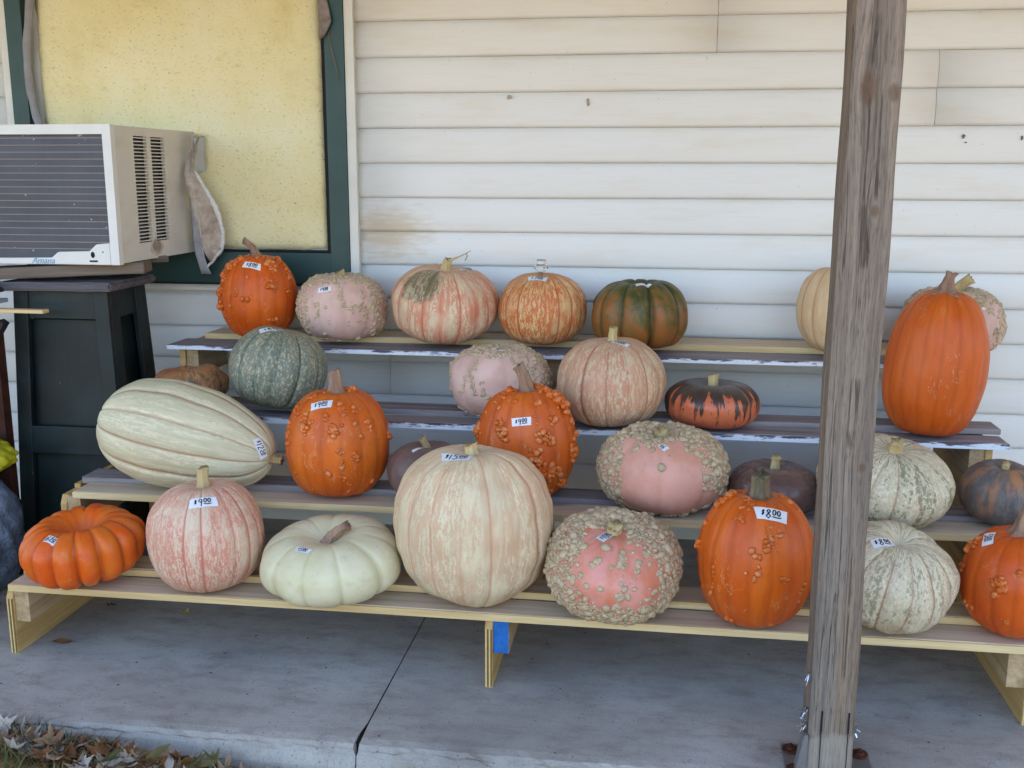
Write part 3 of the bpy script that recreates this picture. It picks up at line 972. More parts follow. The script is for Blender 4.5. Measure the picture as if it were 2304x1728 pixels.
for (sx, sy) in ((-1, -1), (1, -1), (1, 1), (-1, 1)):
    # corner leg: two boards meeting at the corner
    for q in (0, 1):
        dx = Vector((-sx * .046, 0, 0)) if q == 0 else Vector((0, -sy * .046, 0))
        a0, b0 = cor(sx, sy, 0), cor(sx, sy, ZT)
        if q == 1:
            a0 = a0 + Vector((0, -sy * .0185, 0)); b0 = b0 + Vector((0, -sy * .0185, 0))
        nrm_in = 1 if (q == 0) == (sx * sy > 0) else -1
        seg = ((a0, a0 + dx), (b0, b0 + dx))
        n = (seg[0][1] - seg[0][0]).cross(seg[1][0] - seg[0][0])
        inward = Vector((0, -sy, 0)) if q == 0 else Vector((-sx, 0, 0))
        th = .018 if n.dot(inward) > 0 else -.018
        quadprism('leg', seg[0], seg[1], th, sp)
def side(nm, s1, s2, z0, z1, ins, th, trim=.047):
    a, b, c, d = cor(*s1, z0, ins), cor(*s2, z0, ins), cor(*s1, z1, ins), cor(*s2, z1, ins)
    e1 = (b - a).normalized() * trim; e2 = (d - c).normalized() * trim
    quadprism(nm, (a + e1, b - e1), (c + e2, d - e2), th, sp)
for (s1, s2, sg) in (((-1, -1), (1, -1), -1), ((1, -1), (1, 1), -1), ((1, 1), (-1, 1), -1), ((-1, 1), (-1, -1), -1)):
    side('rail', s1, s2, ZT - .085, ZT - .001, .006, .014 * sg * -1 * -1, .020)
    side('back_panel', s1, s2, .05, ZT - .09, .034, .006 * sg, .0)
side('rail', (-1, -1), (1, -1), .37, .455, .002, -.020, .020)
seatm = mk_wood('weathered_blue_grey_board', C(62, 60, 68), C(92, 88, 94), C(116, 110, 112), 0, .3).m
child(box('seat', -1.955, -1.585, -.450, -.165, ZT, ZT + .026, seatm, bev=.007, wob=.003, seed=3, cuts=8), st)
brn = mk_wood('weathered_brown_board', C(76, 66, 60), C(112, 100, 90), C(138, 124, 110), 0, .5).m
o = box('wedge_board', -.24, .24, -.05, .05, -.0165, .0165, brn, bev=.002, wob=.002, seed=4, cuts=8)
o.location = (-1.775, -.36, ZT + .026 + .029); o.rotation_euler = (0, R(-2.2), R(14))
tag(o, 'weathered brown board wedged between the stool and the air conditioner', 'board')
o = box('wedge_board', -.17, .17, -.045, .045, -.0095, .0095, brn, bev=.002, wob=.001, seed=6, cuts=6)
o.location = (-1.70, -.24, ZT + .026 + .0545); o.rotation_euler = (0, R(1), R(38))
tag(o, 'short thin board lying above the brown wedge board under the air conditioner', 'board')

# ------------------------------------------------------------------ clutter at the left edge
redb = flat('old_red_brown_wood', C(70, 40, 30), .8, .2, var=.3, scale=12)
dkw = flat('dark_bare_wood', C(52, 48, 48), .8, .2, var=.3, scale=12)
sh = empty('sawhorse', (-2.15, -.50, 0), 'old dark wooden sawhorse at the left edge behind the plastic bag', 'sawhorse')
def beam(nm, p, q, wx, wy, mat, par):
    p, q = Vector(p), Vector(q)
    d = q - p
    o = box(nm, -wx / 2, wx / 2, -wy / 2, wy / 2, 0, d.length, mat, bev=.002)
    off = Matrix.Translation(p) @ d.to_track_quat('Z', 'Y').to_matrix().to_4x4() @ Matrix.Translation((0, 0, d.length / 2))
    o.matrix_world = off
    o.parent = par
    o.matrix_parent_inverse = Matrix.Translation(-Vector(par.location))
    return o
beam('leg', (-1.955, -.49, 0), (-1.955, -.49, .78), .066, .035, redb, sh)
beam('leg', (-2.45, -.49, 0), (-2.45, -.49, .78), .066, .035, redb, sh)
beam('leg', (-2.45, -.25, 0), (-2.45, -.25, .78), .066, .035, redb, sh)
beam('brace', (-2.12, -.535, .44), (-1.875, -.535, .79), .030, .02, dkw, sh)
beam('brace', (-2.20, -.54, .60), (-1.885, -.54, .22), .055, .02, dkw, sh)
beam('top_rail', (-2.6, -.50, .795), (-1.93, -.50, .795), .03, .05, dkw, sh)
o = box('batten', -2.5, -1.765, -.512, -.480, .8115, .8215, M['pine'], bev=.001, cuts=10, wob=.001)
tag(o, 'thin pale wooden batten lying across the sawhorse', 'batten')
o = box('scrap_board', -2.5, -1.905, -.54, -.47, .823, .835, flat('pale_grey_board', C(150, 160, 172), .6), bev=.001); o.rotation_euler = (0, R(-1.2), R(2)); o.location.z += .008
tag(o, 'pale grey scrap board lying on the batten', 'board')
o = box('scrap_board', -2.5, -1.93, -.56, -.43, 0, .014, dkw, bev=.001); o.rotation_euler = (R(2), R(-1.5), R(-3)); o.location.z = .863
tag(o, 'dark scrap board stacked above the pale grey one', 'board')
o = box('scrap_board', -2.5, -1.945, -.55, -.45, 0, .022, redb, bev=.002); o.rotation_euler = (0, R(2.0), 0); o.location.z = .893
tag(o, 'red brown scrap board on top of the stack at the left edge', 'board')

def bag(name, loc, rx, ry, h, mat, label, cat, seed, fold=.10):
    rg = random.Random(seed)
    nt_, na = 40, 72
    K = [(rg.uniform(-9, 9), rg.uniform(-9, 9), rg.uniform(-6, 6), rg.uniform(0, 6)) for _ in range(14)]
    V, F = [], []
    for j in range(nt_ + 1):
        t = j / nt_ * math.pi
        for i in range(na):
            a = 2 * math.pi * i / na
            x, y, z = math.sin(t) ** .7 * math.cos(a), math.sin(t) ** .7 * math.sin(a), math.cos(t)
            n = sum(abs(math.sin(k[0] * x + k[1] * y + k[2] * z + k[3])) for k in K) / len(K) - .63
            s = 1 + fold * 3 * n + .02 * math.sin(a * 17 + z * 9) * (1 - abs(z))
            V.append((x * rx * s, y * ry * s, max(-.5, z * .5 * s) * h + h / 2))
    for j in range(nt_):
        for i in range(na):
            b = j * na + i; c = j * na + (i + 1) % na
            F.append((b, b + na, c + na, c))
    return tag(link(name, mesh(name, V, F), mat, loc=loc, smooth=True), label, cat)
plast = G('grey_blue_plastic', .28, .5)
plast.col(plast.ramp(plast.noise(plast.obj(), 9, 5, .7), [(.3, C(62, 70, 88)), (.7, C(134, 146, 166))]))
plast.bump(plast.noise(plast.obj(), 22, 5, .6, 1.6), 1.0, .016)
bag('plastic_bag', (-1.985, -.64, 0.0), .165, .13, .36, plast.m, 'crumpled grey blue plastic bag on the slab at the left edge', 'bag', 4)
blk = G('black_plastic', .3, .5).col(C(22, 22, 26)); blk.bump(blk.noise(blk.obj(), 30, 4), .6, .006)
bag('black_bag', (-2.02, -.86, 0.0), .19, .12, .15, blk.m, 'flattened black and grey plastic sack in front of the grey blue bag', 'bag', 11, .14)
yel = G('yellow_sheet', .5, .4); yel.col(yel.ramp(yel.noise(yel.obj(), 14, 4), [(.35, C(150, 140, 20)), (.65, C(206, 200, 46))]))
bag('yellow_sack', (-2.02, -.60, .345), .175, .10, .11, yel.m, 'rumpled yellow sack lying on top of the grey blue bag', 'sack', 6, .12)

# ------------------------------------------------------------------ pumpkin skins
def pc(g): return g.attr('pc')

def skin_orange(name, c1=C(214, 94, 18), c2=C(226, 112, 28), c3=C(194, 78, 14), seed=0.0, rough=.42):
    g = G(name, rough, .4)
    v = g.vadd(pc(g), g.comb(seed, seed * 2, 0.0))
    n = g.noise(g.map(v, (1, 1, .5)), 1.6, 4, .6)
    f = g.noise(g.map(v, (1, 1, .12)), 11, 4, .6)
    c = g.ramp(n, [(.3, c3), (.5, c1), (.72, c2)])
    c = g.mix(g.step(f, .5, .8, 0, .35), c, c3)
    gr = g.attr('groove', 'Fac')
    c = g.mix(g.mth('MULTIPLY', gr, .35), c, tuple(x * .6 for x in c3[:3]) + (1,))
    s = g.noise(v, 42, 2, .5)
    c = g.mix(g.step(s, .72, .77, 0, .5), c, C(120, 70, 40))
    s2 = g.noise(v, 5, 5, .7)
    c = g.mix(g.step(s2, .66, .8, 0, .25), c, C(214, 150, 96))
    sl = g.noise(g.map(v, (1, 1, .7), loc=(7, 1, 2)), 3.2, 4, .6)
    sm = g.mth('MULTIPLY', g.step(g.mth('ABSOLUTE', g.mth('SUBTRACT', sl, .5)), .006, .002), g.step(g.noise(v, 2.1, 2), .55, .62, 0, .7))
    c = g.mix(sm, c, C(206, 168, 120))
    du = g.noise(g.map(v, (1, 1, .8), loc=(1, 9, 4)), 3.4, 5, .65)
    c = g.mix(g.step(du, .52, .75, 0, .30), c, C(190, 116, 66))
    g.set('Roughness', g.step(du, .3, .7, rough - .08, rough + .2))
    g.col(c)
    g.bump(g.mth('ADD', g.noise(v, 60, 3), g.mth('ADD', g.mth('MULTIPLY', f, 1.5), g.mth('MULTIPLY', g.noise(v, 14, 3), 2.0))), .22, .0018)
    return g.m

def skin_netted(name, cream, pink, deep, seed=0.0, cell=7.0, lw=.10, stripe=.55, green=None, spk=.5, rough=.5):
    """cream skin with a net of pink veins, streaks along the ribs and pink grooves"""
    g = G(name, rough, .35)
    v = g.vadd(pc(g), g.comb(seed, seed * 1.7, 0.0))
    wv = g.vadd(v, g.vmul(g.noise(v, 9, 2, .6, out=1), .09))
    blot = g.noise(g.map(wv, (1, 1, .22)), cell * 2.5, 3, .6)
    net = g.mth('MULTIPLY', g.step(blot, .52 + lw * .3, .47 + lw * .1), min(1.0, lw * 8))
    lw = max(lw, .02)
    d = g.vor(g.map(wv, (1, 1, .38)), cell * 2.2, 'DISTANCE_TO_EDGE')
    net2 = g.mth('MULTIPLY', g.step(d, lw * .8, lw * .2), .55)
    st = g.noise(g.map(v, (1, 1, .10)), 5.5, 4, .65)
    band = g.step(st, .47, .62)
    f = g.mth('MAXIMUM', g.mth('MAXIMUM', net, net2), g.mth('MULTIPLY', band, stripe))
    pat = g.step(g.noise(g.map(v, (1, 1, .5)), 2.6, 4, .6), .34, .52)
    f = g.mth('MULTIPLY', f, g.mth('ADD', g.mth('MULTIPLY', pat, .7), .3))
    big = g.noise(g.map(v, (1, 1, .6)), 1.4, 3)
    cr = g.mix(g.step(big, .35, .7), cream, tuple(x * .86 for x in cream[:3]) + (1,))
    c = g.mix(f, cr, pink)
    gr = g.attr('groove', 'Fac')
    c = g.mix(g.step(gr, .30, .9, 0, .85), c, deep)
    if green is not None:
        ax, az_, rad = green
        x = g.sep(pc(g))
        dd = g.mth('SQRT', g.mth('ADD', g.mth('POWER', g.mth('SUBTRACT', g.mth('ARCTAN2', x[1], x[0]), ax), 2.0), g.mth('POWER', g.mth('SUBTRACT', x[2], az_), 2.0)))
        dd = g.mth('ADD', dd, g.mth('MULTIPLY', g.mth('SUBTRACT', g.noise(v, 7, 4), .5), .5))
        gf = g.mth('MULTIPLY', g.step(dd, rad, rad * .7), g.mth('ADD', .35, g.mth('MULTIPLY', f, .6)))
        c = g.mix(gf, c, C(96, 104, 74))
    s = g.noise(v, 38, 3, .6)
    c = g.mix(g.step(s, .69, .75, 0, spk), c, C(104, 84, 58))
    s2 = g.noise(v, 9, 4, .7)
    c = g.mix(g.step(s2, .68, .74, 0, spk * .8), c, C(150, 118, 72))
    g.col(c)
    g.bump(g.mth('ADD', f, g.noise(v, 50, 3)), .18, .0012)
    return g.m

def skin_mottle(name, base, light, dark, blush, seed=0.0, rough=.5, sc=16, bl=.5, gcol=None, gk=.8):
    """speckled skin: light and dark flecks on a base, blush patches, own groove colour"""
    g = G(name, rough, .35)
    v = g.vadd(pc(g), g.comb(seed, seed * 1.3, 0.0))
    n = g.noise(g.map(v, (1, 1, .55)), sc, 5, .7)
    st = g.noise(g.map(v, (1, 1, .10)), 6, 4, .6)
    c = g.mix(g.step(n, .50, .58), base, light)
    n2 = g.noise(g.map(v, (1, 1, .5), loc=(3, 1, 7)), sc * .9, 5, .72)
    c = g.mix(g.step(g.mth('ADD', n2, g.mth('MULTIPLY', g.mth('SUBTRACT', st, .5), .6)), .52, .60, 0, .8), c, dark)
    b = g.noise(g.map(v, (1, 1, .5)), 1.5, 4, .6)
    c = g.mix(g.step(b, .5, .68, 0, bl), c, blush)
    gr = g.attr('groove', 'Fac')
    c = g.mix(g.step(gr, .35, .9, 0, gk), c, gcol if gcol else dark)
    g.col(c)
    g.bump(g.mth('ADD', n, g.noise(v, 60, 2)), .2, .0012)
    return g.m

def skin_smooth(name, base, shade, spot, seed=0.0, rough=.4, spots=.5, gcol=None, gk=.4, sc=1.5):
    g = G(name, rough, .4)
    v = g.vadd(pc(g), g.comb(seed, seed * 1.3, 0.0))
    n = g.noise(g.map(v, (1, 1, .6)), sc, 5, .62)
    c = g.mix(g.step(n, .38, .66), base, shade)
    s = g.noise(g.map(v, (1, 1, .8)), 15, 4, .72)
    c = g.mix(g.step(s, .66, .70, 0, spots), c, spot)
    gr = g.attr('groove', 'Fac')
    c = g.mix(g.step(gr, .3, 1.0, 0, gk), c, gcol if gcol else shade)
    du = g.noise(g.map(v, (1, 1, .8), loc=(1, 9, 4)), 3.4, 5, .65)
    c = g.mix(g.step(du, .54, .78, 0, .28), c, spot)
    sl = g.noise(g.map(v, (1, 1, .7), loc=(7, 1, 2)), 3.2, 4, .6)
    sm = g.mth('MULTIPLY', g.step(g.mth('ABSOLUTE', g.mth('SUBTRACT', sl, .5)), .006, .002), g.step(g.noise(v, 2.1, 2), .55, .62, 0, .6))
    c = g.mix(sm, c, C(196, 166, 122))
    g.set('Roughness', g.step(du, .3, .7, rough - .05, rough + .16))
    g.col(c)
    g.bump(g.mth('ADD', g.noise(v, 30, 4), g.mth('MULTIPLY', g.noise(v, 9, 3), 2.0)), .2, .0018)
    return g.m

def skin_flames(name, dark, flame, seed=0.0):
    """dark turban skin with orange flames licking up from the underside"""
    g = G(name, .32, .45)
    v = g.vadd(pc(g), g.comb(seed, seed, 0.0))
    n = g.noise(g.map(v, (1, 1, .11)), 5.2, 4, .6)
    z = g.sep(pc(g))[2]
    h = g.mth('ADD', n, g.mth('MULTIPLY', g.mth('SUBTRACT', z, 1.75), .16))
    f = g.step(h, .425, .475)
    fl = g.noise(g.map(v, (1, 1, .4)), 14, 4, .7)
    f = g.mth('MULTIPLY', f, g.step(fl, .68, .60))
    c = g.mix(f, dark, flame)
    gr = g.attr('groove', 'Fac')
    c = g.mix(g.mth('MULTIPLY', g.step(gr, .6, 1.0), .5), c, C(128, 112, 92))
    g.col(c)
    g.bump(g.noise(v, 40, 3), .1, .001)
    return g.m

def skin_ribgreen(name):
    """brown orange ribs turning moss green on their shoulders"""
    g = G(name, .45, .4)
    v = pc(g)
    n = g.noise(g.map(v, (1, 1, .6)), 3.2, 5, .65)
    z = g.sep(v)[2]
    h = g.mth('ADD', g.mth('MULTIPLY', n, 1.9), g.mth('MULTIPLY_ADD', z, -.36, .02))
    c = g.ramp(h, [(.22, C(150, 92, 44)), (.42, C(134, 92, 44)), (.58, C(98, 88, 42)), (.8, C(66, 70, 36))])
    s = g.noise(v, 26, 4, .7)
    c = g.mix(g.step(s, .62, .7, 0, .35), c, C(188, 122, 62))
    gr = g.attr('groove', 'Fac')
    c = g.mix(g.step(gr, .35, 1, 0, .8), c, C(60, 58, 28))
    g.col(c); g.bump(g.noise(v, 40, 3), .12, .0012)
    return g.m

def mk_wartm(name, body, tip, k=.7):
    g = G(name, .4, .45)
    t = g.attr('tip', 'Fac'); r = g.attr('rnd', 'Fac')
    c = g.mix(r, tuple(x * .78 for x in body[:3]) + (1,), body)
    c = g.mix(g.step(g.noise(g.obj(), 38, 4, .7), .5, .68, 0, .55), c, tuple(x * .6 for x in body[:3]) + (1,))
    f = g.mth('MULTIPLY', g.step(t, .35, .95), g.step(r, .35, .7, 0, k))
    n = g.noise(g.obj(), 220, 2)
    f = g.mth('MULTIPLY', f, g.step(n, .3, .6))
    g.col(g.mix(f, c, tip))
    return g.m
WART_O = mk_wartm('orange_wart', C(218, 106, 26), C(214, 168, 128), .55)
WART_G = mk_wartm('tan_wart', C(202, 176, 140), C(214, 194, 160), .5)
WART_K = mk_wartm('corky_wart', C(202, 178, 144), C(212, 192, 160), .6)

STEM_T = mk_wood('dry_tan_stem', C(130, 104, 72), C(170, 142, 100), C(196, 172, 128), 2, 0, .75, 1.6).m
STEM_G = mk_wood('grey_green_stem', C(74, 80, 66), C(118, 106, 82), C(150, 124, 96), 2, 0, .7, 1.6).m
STEM_P = mk_wood('pinkish_brown_stem', C(120, 92, 74), C(156, 124, 102), C(178, 148, 122), 2, 0, .75, 1.6).m
STEM_C = mk_wood('corky_yellow_stem', C(166, 140, 92), C(196, 172, 122), C(212, 192, 146), 2, 0, .8, 1.2).m
PAPER = flat('white_tape_label', C(232, 232, 236), .55, .3, var=.05, scale=30)
INK = flat('black_marker_ink', C(18, 20, 30), .5, .3, var=.05)

# ------------------------------------------------------------------ pumpkin builder
ICO_V, ICO_F = None, None
def ico():
    global ICO_V, ICO_F
    if ICO_V is None:
        bm = bmesh.new(); bmesh.ops.create_icosphere(bm, subdivisions=2, radius=1)
        bm.verts.ensure_lookup_table()
        ICO_V = np.array([v.co[:] for v in bm.verts]); ICO_F = np.array([[v.index for v in f.verts] for f in bm.faces])
        bm.free()
    return ICO_V, ICO_F

def fast_mesh(name, V, F, attrs=None):
    me = bpy.data.meshes.new(name)
    V = np.asarray(V, dtype=np.float32); F = np.asarray(F, dtype=np.int32)
    k = F.shape[1]
    me.vertices.add(len(V)); me.vertices.foreach_set('co', V.ravel())
    me.loops.add(F.size); me.loops.foreach_set('vertex_index', F.ravel())
    me.polygons.add(len(F))
    me.polygons.foreach_set('loop_start', np.arange(0, F.size, k, dtype=np.int32))
    me.polygons.foreach_set('use_smooth', np.ones(len(F), dtype=bool))
    me.update(calc_edges=True); me.validate()
    for n, a in (attrs or {}).items():
        a = np.asarray(a, dtype=np.float32)
        at = me.attributes.new(n, 'FLOAT_VECTOR' if a.ndim == 2 else 'FLOAT', 'POINT')
        at.data.foreach_set('vector' if a.ndim == 2 else 'value', a.ravel())
    return me

class Pumpkin:
    def __init__(s, name, label, loc, a, b, mat, ky=1.0, ribs=12, rd=.05, sharp=3.0, top=(.18, .30), bot=(.17, .42), n=.90, m=.90,
                 rot=(0, 0, 0), lump=.02, seed=1, spin=0.0, pear=0.0, pinch=0.0, cat='pumpkin', group='pumpkins on the display rack', naz=144, nt=72, bend=0.0, warp=.25, dome=0.0):
        s.rg = random.Random(seed); rs = np.random.RandomState(seed)
        s.root = empty(name, loc, label, cat, group)
        s.a, s.b, s.loc = a, b, Vector(loc)
        t = np.linspace(.012, math.pi - .012, nt)[:, None]
        az = (np.arange(naz) / naz * 2 * math.pi)[None, :]
        sn = np.sin(t) ** n; cs = np.sign(np.cos(t)) * np.abs(np.cos(t)) ** m
        azw = az + warp / ribs * 2 * np.sin(2 * az + rs.uniform(0, 6)) + warp / ribs * 1.4 * np.sin(3 * az + rs.uniform(0, 6)) + spin
        ph = azw * ribs / 2
        fr = np.abs(np.sin(ph))
        gr = (1 - fr) ** sharp
        idx = np.floor(ph / math.pi).astype(int) % ribs
        amp = .35 + 1.05 * rs.rand(ribs)
        ga = gr * amp[np.round(ph / math.pi).astype(int) % ribs]
        wgt = .35 + .65 * np.sin(t) ** .6
        k = 1 - rd * ga * wgt - rd * .35 * (1 - fr ** .8) * wgt
        r = a * sn * k * (1 + pear * cs) * (1 - pinch * np.exp(-((cs + .1) / .3) ** 2))
        z = b * cs * (1 - rd * .6 * ga * wgt) + np.zeros_like(az)
        z = z - top[0] * b * np.exp(-(sn / top[1]) ** 2) * (cs > 0) + bot[0] * b * np.exp(-(sn / bot[1]) ** 2) * (cs < 0)
        z = z + dome * b * np.exp(-(sn / .45) ** 2) * (cs > 0)
        x = r * np.cos(az); y = ky * r * np.sin(az)
        P = np.stack([x, y, z], -1)
        if lump:
            q = P / max(a, b)
            d = np.zeros(q.shape[:2])
            for _ in range(7):
                wv = rs.normal(size=3) * 2.6
                d += np.sin(q @ wv + rs.uniform(0, 6)) / 7
            for _ in range(6):
                wv = rs.normal(size=3) * 7
                d += .35 * np.sin(q @ wv + rs.uniform(0, 6)) / 6
            P = P * (1 + lump * 2.2 * d)[..., None]
        if bend:
            P[..., 0] += bend * (P[..., 2] / b) ** 2 * a
        P = P.reshape(-1, 3)
        Rm = (Matrix.Rotation(R(rot[2]), 3, 'Z') @ Matrix.Rotation(R(rot[1]), 3, 'Y') @ Matrix.Rotation(R(rot[0]), 3, 'X'))
        Rn = np.array(Rm); P = P @ Rn.T
        if abs(rot[1]) < 45:
            P[:, 2] *= 2 * b / (P[:, 2].max() - P[:, 2].min())
        zmin = P[:, 2].min(); P[:, 2] -= zmin
        s.axis = Rm @ Vector((0, 0, 1)); s.ctr = Vector((0, 0, -zmin))
        top_p = P[:naz].mean(0); bot_p = P[-naz:].mean(0)
        V = np.vstack([P, top_p, bot_p])
        F = []
        I = np.arange(nt - 1)[:, None] * naz; A_ = np.arange(naz)[None, :]; B_ = (A_ + 1) % naz
        quads = np.stack([I + A_, I + naz + A_, I + naz + B_, I + B_], -1).reshape(-1, 4)
        T1 = [(len(P), i, (i + 1) % naz, (i + 1) % naz) for i in range(naz)]
        o1, o2 = (nt - 1) * naz, len(P) + 1
        v = np.broadcast_to(t, (nt, naz))
        pcv = np.stack([np.broadcast_to(np.cos(az), v.shape), np.broadcast_to(np.sin(az), v.shape), v], -1).reshape(-1, 3)
        pcv = np.vstack([pcv, [0, 0, 0], [0, 0, math.pi]])
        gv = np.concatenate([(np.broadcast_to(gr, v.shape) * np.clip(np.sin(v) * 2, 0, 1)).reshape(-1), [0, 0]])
        tris = [(len(P), i, (i + 1) % naz) for i in range(naz)] + [(o2, o1 + (i + 1) % naz, o1 + i) for i in range(naz)]
        me = bpy.data.meshes.new('body')
        me.from_pydata(V.tolist(), [], [tuple(q) for q in quads.tolist()] + tris)
        me.update()
        for n_, a_ in (('pc', pcv), ('groove', gv)):
            a_ = np.asarray(a_, dtype=np.float32)
            at = me.attributes.new(n_, 'FLOAT_VECTOR' if a_.ndim == 2 else 'FLOAT', 'POINT')
            at.data.foreach_set('vector' if a_.ndim == 2 else 'value', a_.ravel())
        s.body = link('body', me, mat, s.root, smooth=True)
        s.bvh = BVHTree.FromPolygons([tuple(p) for p in V.tolist()], [tuple(q) for q in quads.tolist()] + tris)
        s.V = V
        # frame looking at the pumpkin from the front of the porch
        s.d = (CAM - (s.loc + s.ctr)).normalized()
        s.r = Vector((0, 0, 1)).cross(s.d).normalized(); s.u = s.d.cross(s.r)
        pr_ = V @ np.array(s.r); pu = V @ np.array(s.u)
        s.ru = ((pr_.max() + pr_.min()) / 2, (pr_.max() - pr_.min()) / 2); s.uu = ((pu.max() + pu.min()) / 2, (pu.max() - pu.min()) / 2)
        s.top = Vector(top_p)
    def face(s, u, v):
        """point and normal on the front side at (u, v) in -1..1 across the visible outline"""
        l = math.hypot(u, v)
        if l > .97: u, v = u * .97 / l, v * .97 / l
        for k in (1, .96, .9, .8):
            p = s.r * (s.ru[0] + s.ru[1] * u * k) + s.u * (s.uu[0] + s.uu[1] * v * k) + s.d * 2
            h = s.bvh.ray_cast(p, -s.d)
            if h[0] is not None:
                return h[0], h[1]
        return s.top, s.axis
    def stem(s, L=.05, r0=.022, r1=.011, lean=(0, 0), mat=None, ridge=.22, curl=0.0, nr=5, sink=.006, end=1.15, n=10):
        ax = s.axis
        p0 = s.top - ax * sink
        side = Vector((lean[0] + s.rg.uniform(-.12, .12), lean[1] + s.rg.uniform(-.12, .12), 0))
        p1 = p0 + ax * (L * .55); p2 = p0 + ax * L * (1 - curl * .25) + side * L
        pts = bez(p0, p1, p2, n)
        rad = []
        for i in range(n):
            t = i / (n - 1)
            rr = r1 + (r0 - r1) * (1 - t) ** 2.2
            if t < .25: rr *= 1 + .75 * (1 - t / .25) ** 1.5
            if t > .85: rr *= 1 + (end - 1) * (t - .85) / .15
            rad.append(rr)
        V, F = sweep(pts, rad, 20, ridge, nr, .10, r1 * .35, s.rg.randint(0, 999))
        for i in range(20):
            V[(n - 1) * 20 + i] = V[(n - 1) * 20 + i] + (ax + side).normalized() * r1 * (.22 * math.sin(i * .314 + 1) + .22 * s.rg.uniform(-1, 1))
        s.stem_o = link('stem', mesh('stem', V, F), mat or STEM_T, s.root, smooth=True)
        return pts[-1]
    def warts(s, pts, mat, name='warts'):
        """pts: list of (point, normal, radius, flat)"""
        iv, jf = ico()
        n = len(pts)
        if not n: return
        rs = np.random.RandomState(len(pts))
        Vs, Fs, tips, rn = [], [], [], []
        for i, (p, nn, r, fl) in enumerate(pts):
            nn = Vector(nn).normalized()
            t1 = nn.orthogonal().normalized(); t1.rotate(Matrix.Rotation(rs.rand() * 6.28, 3, nn)); t2 = nn.cross(t1)
            sx, sy = r * rs.uniform(.8, 1.4), r * rs.uniform(.8, 1.15)
            B = np.stack([np.array(t1) * sx, np.array(t2) * sy, np.array(nn) * r * fl])
            jit = iv * (1 + .12 * rs.uniform(-1, 1, size=(len(iv), 1)))
            Vs.append(jit @ B + np.array(p) + np.array(nn) * r * fl * .22)
            Fs.append(jf + i * len(iv)); tips.append(np.clip(iv[:, 2], 0, 1)); rn.append(np.full(len(iv), rs.rand()))
        me = fast_mesh(name, np.vstack(Vs), np.vstack(Fs), {'tip': np.concatenate(tips), 'rnd': np.concatenate(rn)})
        o = link(name, me, mat, s.root)
        o['kind'] = 'stuff'
        return o
    def cluster(s, spots, cx, cy, hw, hh, r0=.005, back=30, flatk=.8):
        """wart clusters at picture spots (x, y, size) of the front plus a scatter on the hidden side"""
        out = []
        rg = s.rg
        for q in spots:
            x, y = q[0], q[1]; k = q[2] if len(q) > 2 else 1.0
            u, v = (x - cx) / hw, (cy - y) / hh
            p, n = s.face(u, v)
            t1 = n.orthogonal().normalized(); t2 = n.cross(t1)
            m = max(1, int(rg.uniform(3, 6) * k ** 1.5))
            for j in range(m):
                a = rg.uniform(0, 6.28); d = r0 * k * rg.uniform(.2, 1.9) * (j > 0)
                h = s.bvh.find_nearest(p + t1 * math.cos(a) * d + t2 * math.sin(a) * d * 1.2)
                out.append((h[0], h[1], r0 * (.35 + 1.0 * rg.random() ** 1.8) * min(1.6, .75 + .38 * k), flatk * rg.uniform(.6, 1.1)))
            if k >= 1.5:
                for j in range(int(6 * k)):
                    a = rg.uniform(0, 6.28); d = r0 * k * rg.uniform(0, 1.4)
                    h = s.bvh.find_nearest(p + t1 * math.cos(a) * d + t2 * math.sin(a) * d)
                    out.append((h[0] + h[1] * r0 * k * .62 * (1 - d / (r0 * k * 1.5)), h[1], r0 * (.55 + 1.1 * rg.random() ** 1.6), rg.uniform(.8, 1.1)))
        nV = len(s.V)
        for j in range(back):
            h = s.bvh.find_nearest(Vector(s.V[rg.randrange(nV)]))
            if h[1] is not None and h[1].dot(s.d) < .05 and h[0].z > .02:
                for i in range(rg.randint(1, 4)):
                    hh2 = s.bvh.find_nearest(h[0] + Vector((rg.uniform(-1, 1), rg.uniform(-1, 1), rg.uniform(-1, 1))) * .008)
                    out.append((hh2[0], hh2[1], r0 * rg.uniform(.5, 1.1), flatk))
        return out
    def dense(s, keep, r=(.004, .008), gap=.9, tries=9000, flatk=.7):
        """dart-thrown warts wherever keep(u, v, facing) says so"""
        rg = s.rg
        out, cell = [], {}
        G_ = r[1] * 2
        nV = len(s.V)
        for _ in range(tries):
            i = rg.randrange(nV - 160)
            p0 = Vector(s.V[i]) + Vector((rg.uniform(-1, 1), rg.uniform(-1, 1), rg.uniform(-1, 1))) * .006
            h = s.bvh.find_nearest(p0)
            p, n = h[0], h[1]
            u = (p.dot(s.r) - s.ru[0]) / s.ru[1]; v = (p.dot(s.u) - s.uu[0]) / s.uu[1]
            pk = keep(u, v, n.dot(s.d))
            if rg.random() > pk: continue
            rr = r[0] * .75 + (r[1] * 1.35 - r[0] * .75) * rg.random() ** 2.4
            key = (int(p.x // G_), int(p.y // G_), int(p.z // G_))
            ok = True
            for dx in (-1, 0, 1):
                for dy in (-1, 0, 1):
                    for dz in (-1, 0, 1):
                        for (pp, r2) in cell.get((key[0] + dx, key[1] + dy, key[2] + dz), ()):
                            if (pp - p).length < (rr + r2) * gap * .66: ok = False; break
                        if not ok: break
                    if not ok: break
                if not ok: break
            if ok:
                cell.setdefault(key, []).append((p, rr)); out.append((p, n, rr, flatk * rg.uniform(.55, 1.05)))
        return out
